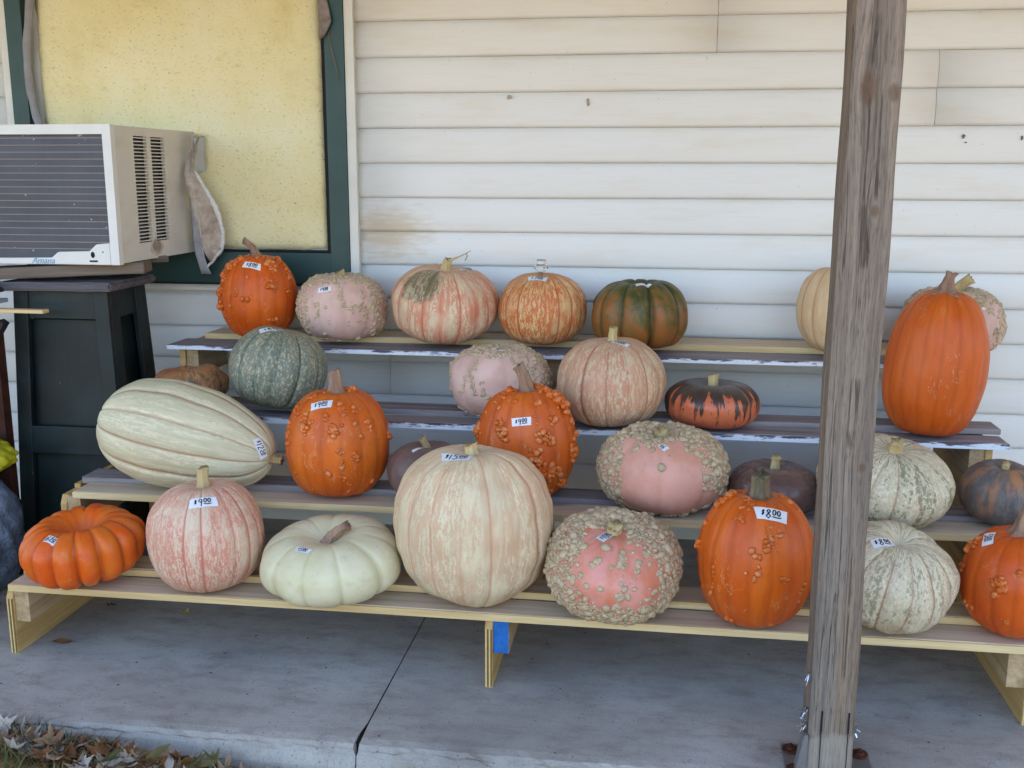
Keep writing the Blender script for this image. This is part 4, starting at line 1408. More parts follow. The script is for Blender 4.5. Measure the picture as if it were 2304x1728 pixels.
    def worms(s, starts, r=.004, steps=16, flatk=.6):
        out = []
        rg = s.rg
        for (u, v, du, dv, n) in starts:
            for i in range(n):
                p, nn = s.face(u, v)
                for _ in range(3):
                    q = s.bvh.find_nearest(p + Vector((rg.uniform(-1, 1), rg.uniform(-1, 1), rg.uniform(-1, 1))) * .006)
                    out.append((q[0], q[1], r * rg.uniform(.6, 1.25), flatk))
                u += du + rg.uniform(-.035, .035); v += dv + rg.uniform(-.03, .03)
                if u * u + v * v > .95: break
        return out
    # -------------------------------------------------------------- price tape
    def price(s, u, v, big, small='', w=.055, h=None, ang=0.0, dollar=True, blank=False, faint=1.0):
        P0, n = s.face(u, v)
        n = n.normalized()
        tu = Vector((0, 0, 1)).cross(n); tu = tu.normalized() if tu.length > .1 else s.r.copy()
        tv = n.cross(tu)
        ca, sa = math.cos(R(ang)), math.sin(R(ang))
        tu, tv = tu * ca + tv * sa, tv * ca - tu * sa
        h = h or w * .42
        def mp(x, y, off):
            p = P0 + tu * x + tv * y + n * .06
            q = s.bvh.ray_cast(p, -n)
            if q[0] is None: return P0 + tu * x + tv * y + n * off
            return q[0] + n * off
        nx, ny = 10, 5
        rg = s.rg
        sk = [rg.uniform(-.06, .06) * w for _ in range(2)]
        V, F = [], []
        for j in range(ny + 1):
            for i in range(nx + 1):
                fx, fy = i / nx - .5, j / ny - .5
                x = fx * w + (sk[0] if fx < 0 else sk[1]) * fy * 2 * abs(fx) * 2
                if i in (0, nx): x += .015 * w * rg.uniform(-1, 1)
                V.append(mp(x, fy * h, .0011))
        for j in range(ny):
            for i in range(nx):
                a = j * (nx + 1) + i
                F.append((a, a + 1, a + nx + 2, a + nx + 1))
        lab = link('price_label', mesh('price_label', V, F), PAPER, s.root, smooth=True)
        if blank: return lab
        D = {'0': [[(.5 + .42 * math.cos(t * .5236 + 1.6), .5 + .5 * math.sin(t * .5236 + 1.6)) for t in range(13)]],
             '1': [[(.55, 1.0), (.45, 0)]],
             '2': [[(.08, .78), (.3, 1), (.72, .92), (.72, .66), (.1, .04), (.95, .08)]],
             '5': [[(.92, 1), (.3, .98), (.2, .58), (.6, .64), (.86, .4), (.7, .08), (.3, 0), (.06, .12)]],
             '6': [[(.75, 1), (.3, .7), (.12, .3), (.4, 0), (.8, .15), (.75, .45), (.4, .5), (.15, .3)]],
             '7': [[(.05, .95), (.95, 1), (.4, 0)]],
             '8': [[(.8, .85), (.5, 1), (.2, .82), (.45, .55), (.85, .28), (.5, 0), (.12, .22), (.5, .55), (.8, .85)]],
             '9': [[(.8, .72), (.5, .5), (.16, .7), (.45, 1), (.8, .85), (.78, .5), (.62, 0)]],
             '$': [[(.85, .8), (.4, .92), (.2, .68), (.75, .42), (.6, .12), (.1, .18)], [(.55, 1.08), (.4, -.08)]]}
        strokes = []
        H = h * .74
        items = []
        cx_ = 0
        if dollar: items.append(('$', cx_, .30, .55)); cx_ += .42
        for ch in big:
            wv = .30 if ch == '1' else .58
            items.append((ch, cx_, 0, 1.0)); cx_ += wv + .10
        x0s = cx_
        for ch in small:
            items.append((ch, cx_, .42, .58)); cx_ += .46
        tot = cx_
        sc = min(w * .90 / tot, H)
        def T(x, y): return ((x - tot / 2) * sc, (y - .5) * sc)
        for (ch, x, y, k) in items:
            cw = (.30 if ch == '1' else .58) * k if k == 1 else (.62 if ch != '$' else .6) * k
            for st_ in D[ch]:
                strokes.append([T(x + px * cw + .05 * (py - .5), y + py * k * .98) for (px, py) in st_])
        if small:
            strokes.append([T(x0s - .02, .22), T((x0s + cx_) / 2, .17), T(cx_ - .04, .26)])
        V, F = [], []
        lw = max(.0011, sc * .062) * faint
        for st_ in strokes:
            pts = []
            for i in range(len(st_) - 1):
                (ax_, ay), (bx, by) = st_[i], st_[i + 1]
                m_ = max(1, int(math.hypot(bx - ax_, by - ay) / .004))
                for q in range(m_):
                    pts.append((ax_ + (bx - ax_) * q / m_, ay + (by - ay) * q / m_))
            pts.append(st_[-1])
            b = len(V)
            for i, (x, y) in enumerate(pts):
                xa, ya = pts[max(0, i - 1)]; xb, yb = pts[min(len(pts) - 1, i + 1)]
                dx, dy = xb - xa, yb - ya
                l = math.hypot(dx, dy) or 1
                ox, oy = -dy / l * lw, dx / l * lw
                V.append(mp(x + ox, y + oy, .0019)); V.append(mp(x - ox, y - oy, .0019))
            for i in range(len(pts) - 1):
                a = b + i * 2
                F.append((a, a + 1, a + 3, a + 2))
        link('lettering', mesh('lettering', V, F), INK, lab)
        return lab

# ------------------------------------------------------------------ the pumpkins
def at(t, x, dy):
    return (x, TY[t] + dy, TZ[t] + (.0173 if t == 3 else .0060))
CRM = C(232, 214, 176)
# --- top tier
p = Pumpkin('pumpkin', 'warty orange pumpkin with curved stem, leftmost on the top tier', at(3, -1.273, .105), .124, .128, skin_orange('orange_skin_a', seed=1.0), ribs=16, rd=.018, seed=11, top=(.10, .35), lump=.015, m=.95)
p.stem(.064, .016, .009, (-.62, 0), STEM_P, .14, .5)
p.warts(p.cluster([(380, 310, 2.2), (390, 370, 2.0), (340, 430, 2.0), (430, 300, 1.6), (500, 285, 1.6), (300, 590, 1.8), (320, 680, 2.0), (360, 760), (370, 790), (480, 580, 1.2), (515, 630), (565, 615), (650, 640, .6), (750, 540, 1.6), (770, 370, 1.8), (780, 400, 1.4), (900, 470, 1.4), (930, 360, 1.4), (880, 580), (740, 800), (780, 790), (890, 810), (850, 300, 1.6), (440, 740, .5), (565, 465, .6), (415, 680, .6), (640, 310, 1.2), (700, 300, 1.2), (560, 300, 1.3)], 650, 610, 325, 330, .0058, 26), WART_O)
p.price(-.14, .72, '8', '00', .056, ang=-12)

SK_PINK = skin_smooth('pale_pink_skin', C(224, 186, 172), C(208, 168, 152), C(150, 120, 96), 2.0, .5, .25)
p = Pumpkin('pumpkin', 'pale pink pumpkin with tan crusty warts beside the leftmost warty orange one', at(3, -.995, .103), .142, .100, SK_PINK, ky=.93, ribs=10, rd=.02, seed=12, top=(.18, .35), lump=.03)
p.stem(.030, .014, .011, (-.1, -.1), STEM_C)
wl = p.dense(lambda u, v, f: (.9 if f < .15 or v > .62 or u > .62 or (u < -.72) else .02) * (.75 if f < .5 else 1), (.003, .0065), .8, 5000)
wl += p.worms([(-.1, .72, .0, -.09, 8), (.0, .1, .05, -.06, 5), (.42, .45, .02, -.1, 10), (.6, .5, .02, -.12, 9), (.75, .3, -.03, -.1, 7), (-.55, .1, .0, -.12, 4), (-.85, .3, .04, .08, 5), (.3, .0, .06, -.05, 4)], .0042)
wl += p.worms([(u_, v_, 0, 0, 1) for u_, v_ in ((-.3, -.45), (.35, -.45), (.2, -.02), (-.5, .05), (.5, -.6), (.1, -.5), (-.1, -.75), (-.62, -.3))], .003)
p.warts(wl, WART_K)
p.price(-.37, .50, '9', '50', .040, ang=12)

p = Pumpkin('pumpkin', 'pink and cream striped pumpkin with dried tendril on its stem, top tier', at(3, -.665, .092), .163, .118, skin_netted('striped_pink_skin', C(226, 208, 172), C(212, 132, 102), C(196, 104, 82), 3.0, 9, .10, .95, green=(-2.0, .75, .62)), ribs=18, rd=.03, seed=13, top=(.12, .30), lump=.04, bot=(.34, .35), rot=(6, 4, 0))
tip = p.stem(.040, .017, .011, (.28, -.1), STEM_C)
tv = bez(tip - Vector((.004, 0, .004)), tip + Vector((.03, -.005, .004)), tip + Vector((.072, -.006, .028)), 10)
Vv, Ff = sweep(tv, [.0042 - .0032 * i / 9 for i in range(10)], 7)
link('tendril', mesh('tendril', Vv, Ff), STEM_C, p.root, smooth=True)
tv = bez(tv[7], tv[8] + Vector((.006, -.004, -.004)), tv[7] + Vector((.000, -.006, -.020)), 6)
Vv, Ff = sweep(tv, [.0012] * 6, 6)
link('tendril', mesh('tendril', Vv, Ff), STEM_G, p.root, smooth=True)
p.price(.41, .84, '11', '00', .052, ang=6)

pk4 = p = Pumpkin('pumpkin', 'orange netted pumpkin with a small glass knob on top', at(3, -.359, .114), .139, .107, skin_netted('orange_net_skin', C(226, 194, 138), C(204, 118, 68), C(180, 88, 46), 5.0, 8, .13, .7), ribs=18, rd=.018, seed=14, top=(.04, .3), lump=.02)
p.price(-.12, .80, '7', '00', .058, ang=8)

p = Pumpkin('pumpkin', 'deeply ribbed brown and moss green pumpkin on the top tier', at(3, -.062, .107), .149, .098, skin_ribgreen('moss_rib_skin'), ribs=10, rd=.13, sharp=2.2, seed=15, top=(.42, .26), bot=(.36, .5), lump=.025, n=.8)
p.price(.05, .80, '', w=.046, h=.016, blank=True, ang=-14)

p = Pumpkin('pumpkin', 'plain cream tan pumpkin half hidden behind the wooden post, top tier', at(3, .520, .080), .122, .124, skin_netted('cream_skin_a', C(224, 196, 152), C(206, 158, 116), C(180, 112, 82), 6.0, 6, .05, .3, spk=.3), ribs=16, rd=.025, seed=16, top=(.10, .3))
p.stem(.050, .018, .011, (.35, 0), STEM_P)

p = Pumpkin('pumpkin', 'pink crusty pumpkin peeking out behind the big smooth orange one', at(3, .849, .116), .140, .092, SK_PINK, ribs=8, rd=.05, seed=17, top=(.25, .35), lump=.04)
p.stem(.055, .016, .013, (.75, -.2), STEM_C)
wl = p.dense(lambda u, v, f: (.9 if f < .2 or v > .5 or u > .80 or u < -.35 else .03), (.0035, .0065), .85, 4200)
wl += p.worms([(.62, .35, .03, -.08, 3), (.6, -.1, .02, -.06, 2), (.66, -.45, .02, 0, 2)], .004)
p.warts(wl, WART_K)
p.price(.50, .38, '', w=.030, h=.007, blank=True, ang=-6)

p = Pumpkin('pumpkin', 'tall smooth orange pumpkin with knobbly stem right of the wooden post', at(2, .735, .076), .131, .191, skin_orange('orange_skin_b', C(208, 94, 26), C(220, 112, 38), C(190, 80, 20), seed=4.0), ribs=18, rd=.016, seed=18, top=(.07, .36), lump=.02, pear=-.06, m=.92, rot=(0, 3, 0))
p.stem(.062, .028, .010, (.22, 0), STEM_P, .26, .2, end=1.5)

# --- third tier
p = Pumpkin('squash', 'lumpy tan orange squash tucked behind the long cream squash', at(2, -1.377, .062), .112, .064, skin_mottle('tan_lump_skin', C(170, 116, 74), C(186, 128, 80), C(86, 84, 68), C(176, 98, 62), 7.0, sc=7, bl=.5, gk=.2), ribs=5, rd=.12, sharp=1.4, seed=19, top=(.3, .4), lump=.08, cat='squash', rot=(0, -4, 0))

p = Pumpkin('pumpkin', 'grey green ribbed pumpkin standing behind the long cream squash', at(2, -1.104, .084), .142, .124, skin_mottle('grey_green_skin', C(124, 130, 114), C(184, 174, 142), C(98, 110, 98), C(170, 138, 112), 8.0, sc=21, bl=.4, gcol=C(56, 72, 58)), ribs=13, rd=.045, sharp=5, seed=20, top=(.10, .3), rot=(-8, 12, 0), spin=.3)
p.price(-.10, .90, '8', '50', .072, ang=2)

p = Pumpkin('pumpkin', 'large pale pink crusty pumpkin behind the warty orange one, third tier', at(2, -.451, .125), .150, .098, SK_PINK, ky=.86, ribs=9, rd=.03, seed=21, top=(.15, .35), lump=.05)
wl = p.dense(lambda u, v, f: (.85 if f < .1 or (u > .35 and v > -.1) or v > .66 else .015), (.003, .007), .8, 4200)
wl += p.worms([(-.45, .5, -.04, -.1, 10), (-.55, .1, .02, -.1, 6), (-.35, -.1, .02, -.1, 4), (-.2, .6, .08, .02, 6), (-.25, -.45, .03, -.1, 3), (.2, .55, .1, -.08, 6)], .0042)
p.warts(wl, WART_K)
p.price(-.06, .80, '7', '', .044, ang=6, h=.014)

p = Pumpkin('pumpkin', 'pink cream netted pumpkin with upright tan stem below the moss green one', at(2, -.129, .074), .150, .117, skin_netted('pink_net_skin_a', C(216, 196, 160), C(200, 146, 116), C(168, 92, 76), 9.0, 10, .12, .6), ribs=15, rd=.035, sharp=5, seed=22, top=(.10, .3), lump=.03)
p.stem(.046, .014, .010, (-.05, 0), STEM_C)
p.price(.14, .82, '9', '00', .050, ang=-3)

p = Pumpkin('pumpkin', 'flat dark brown pumpkin with orange flame streaks, third tier', at(2, .151, .093), .129, .059, skin_flames('flame_skin', C(72, 58, 52), C(206, 108, 70), 1.3), ribs=10, rd=.03, sharp=4, seed=23, top=(.30, .35), bot=(.3, .5), lump=.03, n=.75, m=.85)
p.stem(.040, .014, .012, (-.12, 0), STEM_C, end=1.3)

# --- second tier
p = Pumpkin('squash', 'long cream squash lying on its side at the left of the second tier', at(1, -1.251, .066), .143, .243, skin_netted('long_cream_skin', C(230, 217, 182), C(178, 170, 132), C(158, 104, 76), 10.0, 8, .055, .62, spk=.9), ky=.92, ribs=12, rd=.05, sharp=4, seed=24, top=(.02, .3), bot=(.02, .3), rot=(0, 102, 0), pear=-.21, cat='squash', lump=.035, n=.74, m=1.0)
p.stem(.034, .014, .011, (0, 0), STEM_T, n=8)
p.price(.80, -.34, '12', '50', .056, ang=-78)

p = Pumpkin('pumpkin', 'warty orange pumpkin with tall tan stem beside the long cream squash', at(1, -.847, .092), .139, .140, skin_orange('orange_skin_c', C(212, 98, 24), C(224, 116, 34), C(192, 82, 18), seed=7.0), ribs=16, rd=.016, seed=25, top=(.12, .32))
p.stem(.066, .024, .015, (-.08, 0), STEM_P, .16, end=1.05)
p.warts(p.cluster([(360, 720, 1.2), (430, 760, 1.2), (420, 850, 1.6), (430, 920, 1.4), (510, 800), (250, 830, 1.2), (240, 930, 1.2), (230, 1000, 1.2), (670, 770, 1.2), (720, 890, 1.7), (840, 850, .8), (800, 650, 1.5), (850, 730, 1.2), (950, 690, 1.3), (970, 840), (990, 960), (1095, 830, 1.4), (1105, 900, 1.3), (780, 1120, 1.3), (930, 1160, 1.6), (800, 1225, 1.3), (625, 1290, 1.2), (800, 1360, 1.2), (850, 1430, 1.2), (870, 1520), (990, 1330, .7), (1120, 1400, .9), (1320, 970, 1.5), (300, 1300, 1.3), (270, 610, 1.4), (440, 550, 1.4), (540, 530, 1.2), (660, 505, 1.3), (850, 480, 1.6), (960, 460, 1.5), (480, 1480, .8), (1075, 565, .5), (1170, 690, .4), (1195, 980, .4), (560, 1550, .7), (1130, 1350, .7)], 760, 1005, 567, 565, .0052, 24), WART_O)
p.price(-.28, .66, '9', '00', .058, ang=18)

p = Pumpkin('pumpkin', 'small grey brown pumpkin half hidden behind the big cream one', at(1, -.600, .082), .108, .071, skin_smooth('grey_brown_skin_a', C(106, 86, 82), C(120, 96, 88), C(176, 98, 70), 11.0, .38, .4, sc=2), ribs=10, rd=.03, seed=26, top=(.2, .32))
p.stem(.034, .010, .008, (-.45, -.1), STEM_T)
p.price(-.22, .70, '', w=.042, h=.011, blank=True, ang=-3)

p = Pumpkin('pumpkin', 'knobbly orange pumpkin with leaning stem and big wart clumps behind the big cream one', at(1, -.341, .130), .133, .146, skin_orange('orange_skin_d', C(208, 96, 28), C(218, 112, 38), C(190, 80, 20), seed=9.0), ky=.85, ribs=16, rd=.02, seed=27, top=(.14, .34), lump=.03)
p.stem(.078, .022, .013, (-.34, 0), STEM_P, .2)
p.warts(p.cluster([(440, 570, .7), (360, 640, .7), (280, 660, .7), (245, 710, .7), (340, 785, .6), (575, 610, .8), (410, 675, .5), (830, 610, 1.4), (420, 850, 1.6), (450, 930, 1.7), (975, 800, 1.1), (680, 1050, 1.1), (900, 960, 2.3), (800, 1160, 2.2), (950, 1300, 2.6), (760, 470, 2.4), (1010, 500, 2.8), (1060, 560, 2.6), (1090, 640, 2.4), (1215, 1090, 2.6), (130, 880, 2.2), (1215, 910, 1.6), (1020, 1240, 1.5), (1100, 1400, 1.6), (860, 1310, 1.7), (920, 1470, 1.3), (1170, 780, .9), (800, 480, 1.9), (900, 480, 1.9), (520, 500, 1.5), (440, 490, 1.4), (930, 690, .5), (770, 760, .5), (800, 825, .7)], 690, 1010, 530, 560, .0058, 26), WART_O)
p.price(-.09, .36, '9', '00', .050, ang=4)

SK_PK2 = skin_smooth('warm_pink_skin', C(226, 166, 148), C(212, 150, 126), C(190, 110, 84), 13.0, .45, .35)
p = Pumpkin('pumpkin', 'wide pink pumpkin with tan warts round its top and sides, second tier', at(1, .014, .088), .166, .103, SK_PK2, ky=.9, ribs=8, rd=.025, seed=28, top=(.25, .3), lump=.03, rot=(5, 0, 0))
p.stem(.026, .021, .017, (-.1, -.15), STEM_C, .1, end=1.05)
wl = p.dense(lambda u, v, f: (1.0 if f < .12 or v > .52 + .25 * math.sin(u * 9) * .4 or u < -.62 or (u > .60 and v > -.45) else .004), (.0040, .0085), .84, 12000, .78)
wl += p.worms([(-.15, .35, 0, 0, 1), (-.42, .4, .03, .02, 4), (.35, .42, .05, -.04, 5)], .006)
p.warts(wl, WART_G)
p.price(.0, .44, '16', '', .026, ang=-28, h=.017, dollar=False)

p = Pumpkin('pumpkin', 'glossy dark brown pumpkin with pale frayed stem behind the tall warty orange one', at(1, .300, .097), .116, .061, skin_smooth('glossy_brown_skin', C(92, 70, 64), C(108, 82, 74), C(190, 92, 66), 15.0, .2, .12), ribs=9, rd=.03, seed=29, top=(.28, .34), n=.78)
e3 = p.stem(.040, .012, .009, (.05, -.1), STEM_C, end=1.4)

p = Pumpkin('pumpkin', 'green and white striped pumpkin on its side behind the post, second tier', at(1, .562, .056), .167, .104, skin_mottle('green_stripe_skin_a', C(204, 190, 158), C(224, 210, 184), C(116, 118, 86), C(190, 162, 126), 16.0, sc=20, bl=.35, gcol=C(168, 118, 92), gk=.75), ky=.9, ribs=16, rd=.045, sharp=4, seed=30, top=(.12, .28), rot=(16, 8, 0), lump=.03)
p.stem(.036, .016, .013, (-.05, -.1), STEM_C)

p = Pumpkin('pumpkin', 'grey and rust orange pumpkin at the right edge, second tier', at(1, .852, .096), .100, .074, skin_mottle('grey_rust_skin', C(104, 98, 94), C(118, 108, 100), C(86, 82, 84), C(182, 122, 78), 17.4, sc=7, bl=.8, gk=.3), ribs=11, rd=.035, seed=31, top=(.22, .3), rot=(6, 0, 0))
p.stem(.022, .010, .008, (.1, -.1), STEM_C)

# --- lowest tier
p = Pumpkin('pumpkin', 'flat bright orange deeply ribbed pumpkin at the left end of the lowest tier', at(0, -1.432, .070), .153, .079, skin_smooth('bright_orange_skin', C(228, 92, 22), C(224, 112, 32), C(96, 58, 40), 18.0, .35, .75, gcol=C(160, 58, 14), gk=.6, sc=2.2), ribs=16, rd=.13, sharp=2.0, seed=32, top=(.80, .34), bot=(.24, .5), lump=.035, rot=(6, -2, 0), n=.74, m=.85)
p.price(-.48, .22, '6', '50', .030, ang=-42, h=.022, dollar=False)

p = Pumpkin('pumpkin', 'pink netted pumpkin with upright yellow stem beside the flat orange one', at(0, -1.099, .068), .141, .129, skin_netted('pink_net_skin_b', C(230, 208, 178), C(216, 146, 122), C(202, 112, 94), 19.0, 14, .14, .45, spk=.4), ribs=20, rd=.03, sharp=4, seed=33, top=(.14, .3))
p.stem(.056, .015, .012, (-.02, 0), STEM_C, .2)
p.price(-.02, .56, '9', '00', .064, ang=6)

p = Pumpkin('pumpkin', 'flat pale green white pumpkin with sunken stem, lowest tier', at(0, -.778, .064), .168, .082, skin_smooth('pale_green_skin', C(228, 216, 180), C(218, 206, 162), C(150, 130, 90), 20.0, .4, .3, gcol=C(186, 172, 120), gk=.35), ribs=11, rd=.05, sharp=3, seed=34, top=(.42, .34), bot=(.26, .5), lump=.04, n=.74, rot=(8, -2, 0))
p.stem(.050, .018, .010, (1.0, .2), STEM_P, .22)
p.price(-.38, .22, '5', '00', .040, ang=-6, faint=.8)

p = Pumpkin('pumpkin', 'biggest pumpkin, cream with pale orange veins, middle of the lowest tier', at(0, -.431, .084), .187, .184, skin_netted('big_cream_skin', C(229, 212, 174), C(212, 162, 126), C(200, 134, 102), 21.0, 9, .085, .75, spk=.9), ky=.85, ribs=16, rd=.022, sharp=4, seed=35, top=(.10, .28), bot=(.12, .4), lump=.045, n=.86, m=.84)
p.stem(.030, .020, .013, (-.12, 0), STEM_C, .18, end=1.3)
p.price(-.19, .80, '15', '00', .072, ang=2)

SK_PK3 = skin_smooth('rose_pink_skin', C(228, 154, 138), C(216, 128, 96), C(206, 92, 56), 23.0, .42, .5, sc=2.6)
p = Pumpkin('pumpkin', 'rose pink pumpkin thickly crusted with tan warts, lowest tier', at(0, -.092, .059), .160, .112, SK_PK3, ribs=8, rd=.02, seed=36, top=(.22, .3), lump=.03, rot=(14, 2, 0))
p.stem(.026, .020, .017, (.05, -.2), STEM_C, .1, end=1.05)
def k26(u, v, f):
    if f < .1: return 1.0
    e = ((u - .04) / .70) ** 2 + ((v + .16) / .62) ** 2
    if e < .8: return 0.006
    if .28 < v < .60 and -.42 < u < .20: return 0.0
    if e < 1.05: return .35
    return 1.0
wl = p.dense(k26, (.0042, .0085), .84, 17000, .78)
for (x, y, k) in ((560, 700, 2.6), (640, 660, 1.8), (880, 830, 2.0), (820, 870, 1.3), (1190, 790, 2.0), (1180, 860, 2.2), (1210, 720, 1.4), (1400, 850, 1.8), (1370, 930, 1.0), (1490, 730, 2.0), (1650, 960, 2.2), (1600, 1150, 1.8), (1160, 1230, 2.2), (1260, 1210, 1.3), (1180, 1070, 1.0), (660, 1010, 1.6), (580, 1030, 1.6), (740, 1110, 1.1), (1120, 1330, 1.8), (1540, 1360, 1.2), (1680, 800, 2.0), (620, 880, .8), (1530, 840, .8), (1050, 890, .6)):
    u_, v_ = (x - 1075) / 890, (850 - y) / 670
    q, nn = p.face(u_, v_)
    t1 = nn.orthogonal().normalized(); t2 = nn.cross(t1)
    for j in range(max(1, int(5 * k))):
        a_ = p.rg.uniform(0, 6.28); d_ = .0042 * k * math.sqrt(p.rg.random())
        h_ = p.bvh.find_nearest(q + t1 * math.cos(a_) * d_ + t2 * math.sin(a_) * d_)
        wl.append((h_[0], h_[1], p.rg.uniform(.0035, .0060), .5))
p.warts(wl, WART_G)
p.price(-.12, .46, '10', '00', .056, ang=-14)

p = Pumpkin('pumpkin', 'tall warty orange pumpkin with grey green stem left of the post, lowest tier', at(0, .233, .050), .132, .149, skin_orange('orange_skin_e', C(212, 92, 20), C(226, 112, 28), C(194, 78, 14), seed=12.0, rough=.36), ribs=18, rd=.016, seed=37, top=(.14, .34), m=.94)
p.stem(.062, .025, .018, (-.02, 0), STEM_G, .24, end=1.0)
p.warts(p.cluster([(340, 400, 2.0), (290, 440, 1.6), (260, 470, 1.5), (400, 370, 1.7), (470, 350, 1.3), (560, 470, 1.2), (545, 540, 1.1), (580, 560, 1.1), (575, 500, 1.1), (510, 640, 1.4), (530, 680, 1.0), (460, 650, .9), (880, 380, 1.4), (950, 440, 1.4), (1060, 490, 1.1), (130, 690, 1.2), (90, 890, 1.8), (740, 710, .8), (770, 770, 1.0), (770, 840, 1.8), (740, 770, .9), (860, 750, 1.0), (850, 900, .9), (670, 940, 1.4), (690, 1030, 1.0), (690, 1090, 1.1), (680, 1150, 1.1), (580, 1090, .6), (910, 1110, 1.3), (290, 1110, 1.2), (290, 1210, .9), (420, 1200, .8), (260, 1290, 1.0), (1070, 1220, 1.0), (1060, 1290, 1.2), (1115, 1130, .9), (170, 1250, .8), (420, 1500, .9), (820, 1510, .9), (1200, 940, 1.0), (175, 1010, .9), (305, 985, .7), (460, 1520, .8)], 660, 960, 550, 600, .0050, 24), WART_O)
p.price(.22, .62, '8', '00', .070, ang=-7, h=.030)

p = Pumpkin('pumpkin', 'white and green striped stemless pumpkin just right of the post, lowest tier', at(0, .533, .060), .139, .117, skin_mottle('green_stripe_skin_b', C(212, 196, 164), C(228, 212, 186), C(148, 140, 108), C(208, 180, 136), 25.0, sc=22, bl=.4, gcol=C(172, 108, 78), gk=.85), ribs=13, rd=.045, sharp=5, seed=38, top=(.14, .26), rot=(17, 6, 0), lump=.035)
p.price(-.17, .56, '8', '00', .050, ang=-8, h=.026)

p = Pumpkin('pumpkin', 'orange pumpkin with few warts cut off by the right edge, lowest tier', at(0, .811, .079), .120, .114, skin_orange('orange_skin_f', C(214, 90, 22), C(226, 106, 30), C(198, 76, 16), seed=15.0), ribs=16, rd=.02, seed=39, top=(.12, .34))
p.stem(.062, .024, .015, (.30, 0), STEM_P, .26)
p.warts(p.cluster([(1120, 905), (1010, 955, 1.5), (1040, 890), (1000, 1150), (1495, 1125, 1.1), (1350, 1230, 1.7), (1360, 1280, 1.2), (1350, 1320, .9), (1425, 1500, .9), (1055, 1405, 1.0), (1095, 1440, .9), (1420, 810, .8), (1140, 1445, .8)], 1487, 1190, 484, 430, .0055, 24), WART_O)
p.price(-.56, .68, '5', '50', .048, ang=-24, h=.026, dollar=False)

# glass knob standing on the orange netted pumpkin
glass = G('clear_glass', .06, .5).col(C(236, 242, 240)).set('Transmission Weight', .9).set('IOR', 1.45).m
kb = empty('glass_knob', pk4.loc + pk4.top + Vector((-.004, -.012, -.003)), 'small clear glass knob with white band on the orange netted pumpkin', 'glass knob')
def lathe(nm, prof, mat, par, n=8):
    V = [(r * math.cos(2 * math.pi * k / n), r * math.sin(2 * math.pi * k / n), z) for (r, z) in prof for k in range(n)]
    F = [(i * n + k, i * n + (k + 1) % n, (i + 1) * n + (k + 1) % n, (i + 1) * n + k) for i in range(len(prof) - 1) for k in range(n)]
    F += [tuple(reversed(range(n))), tuple((len(prof) - 1) * n + k for k in range(n))]
    return link(nm, mesh(nm, V, F), mat, par)
lathe('foot', [(.008, 0), (.010, .003), (.008, .006)], glass, kb, 12)
lathe('bowl', [(.007, .0062), (.015, .011), (.0215, .018), (.020, .026), (.0165, .031)], glass, kb)
lathe('band', [(.0150, .0312), (.0165, .033), (.0165, .041), (.0155, .042)], M['trim'], kb, 12)
lathe('cap', [(.0155, .0422), (.014, .045), (.006, .0475)], glass, kb, 12)

# ------------------------------------------------------------------ fallen leaves and grass
def leafmat(name, c1, c2):
    g = G(name, .75, .25)
    n = g.noise(g.vadd(g.obj(), g.vmul(g.comb(g.rnd(), g.rnd(), 0.0), 5)), 60, 4, .65)
    c = g.mix(n, c1, c2)
    c = g.mix(g.mth('MULTIPLY', g.rnd(), .5), c, tuple(x * .55 for x in c1[:3]) + (1,))
    g.col(c)
    return g.m
LM = [leafmat('tan_leaf', C(140, 108, 80), C(186, 158, 128)), leafmat('brown_leaf', C(96, 60, 36), C(140, 94, 56)), leafmat('pale_leaf', C(168, 152, 136), C(210, 198, 184)), leafmat('green_leaf', C(84, 82, 50), C(124, 112, 72)), leafmat('yellow_leaf', C(186, 150, 60), C(212, 180, 98))]
def leaf_mesh(kind, seed):
    rg = random.Random(seed)
    if kind == 'lobed':
        out = []
        ang = [(-150, .35), (-128, .75), (-105, .38), (-78, .9), (-52, .42), (-38, .62), (-22, .45), (0, 1.05), (22, .45), (38, .62), (52, .42), (78, .9), (105, .38), (128, .75), (150, .35)]
        for a, r in ang:
            a = R(a + rg.uniform(-5, 5)); r *= rg.uniform(.85, 1.12)
            out.append((r * math.sin(a), r * math.cos(a)))
    else:
        out = []
        for i in range(9):
            t = i / 8; out.append((.24 * math.sin(math.pi * t) ** .8, -.9 + 1.9 * t))
        for i in range(7, 0, -1):
            t = i / 8; out.append((-.24 * math.sin(math.pi * t) ** .8, -.9 + 1.9 * t))
    cv, cw = rg.uniform(.2, .7), rg.uniform(-.5, .6)
    def zf(x, y): return cv * x * x + cw * y * y * .5 + .12 * math.sin(5 * x + 3 * y + seed)
    n = len(out)
    V = [(0, -.05, zf(0, -.05))] + [(x * .5, y * .5, zf(x * .5, y * .5) - .03) for x, y in out] + [(x, y, zf(x, y)) for x, y in out]
    F = [(0, 1 + i, 1 + (i + 1) % n) for i in range(n)] + [(1 + i, 1 + n + i, 1 + n + (i + 1) % n, 1 + (i + 1) % n) for i in range(n)]
    b = len(V)
    for q in (-.03, .03):
        V += [(q, -.3, zf(0, -.3)), (q * .6, -1.15, .1)]
    F.append((b, b + 2, b + 3, b + 1))
    me = mesh('fallen_leaf', V, F)
    return me
LV = []
for k in range(6):
    me = leaf_mesh('lobed', 20 + k); LV.append(me)
for k in range(2):
    LV.append(leaf_mesh('oval', 40 + k))
rg = random.Random(77)
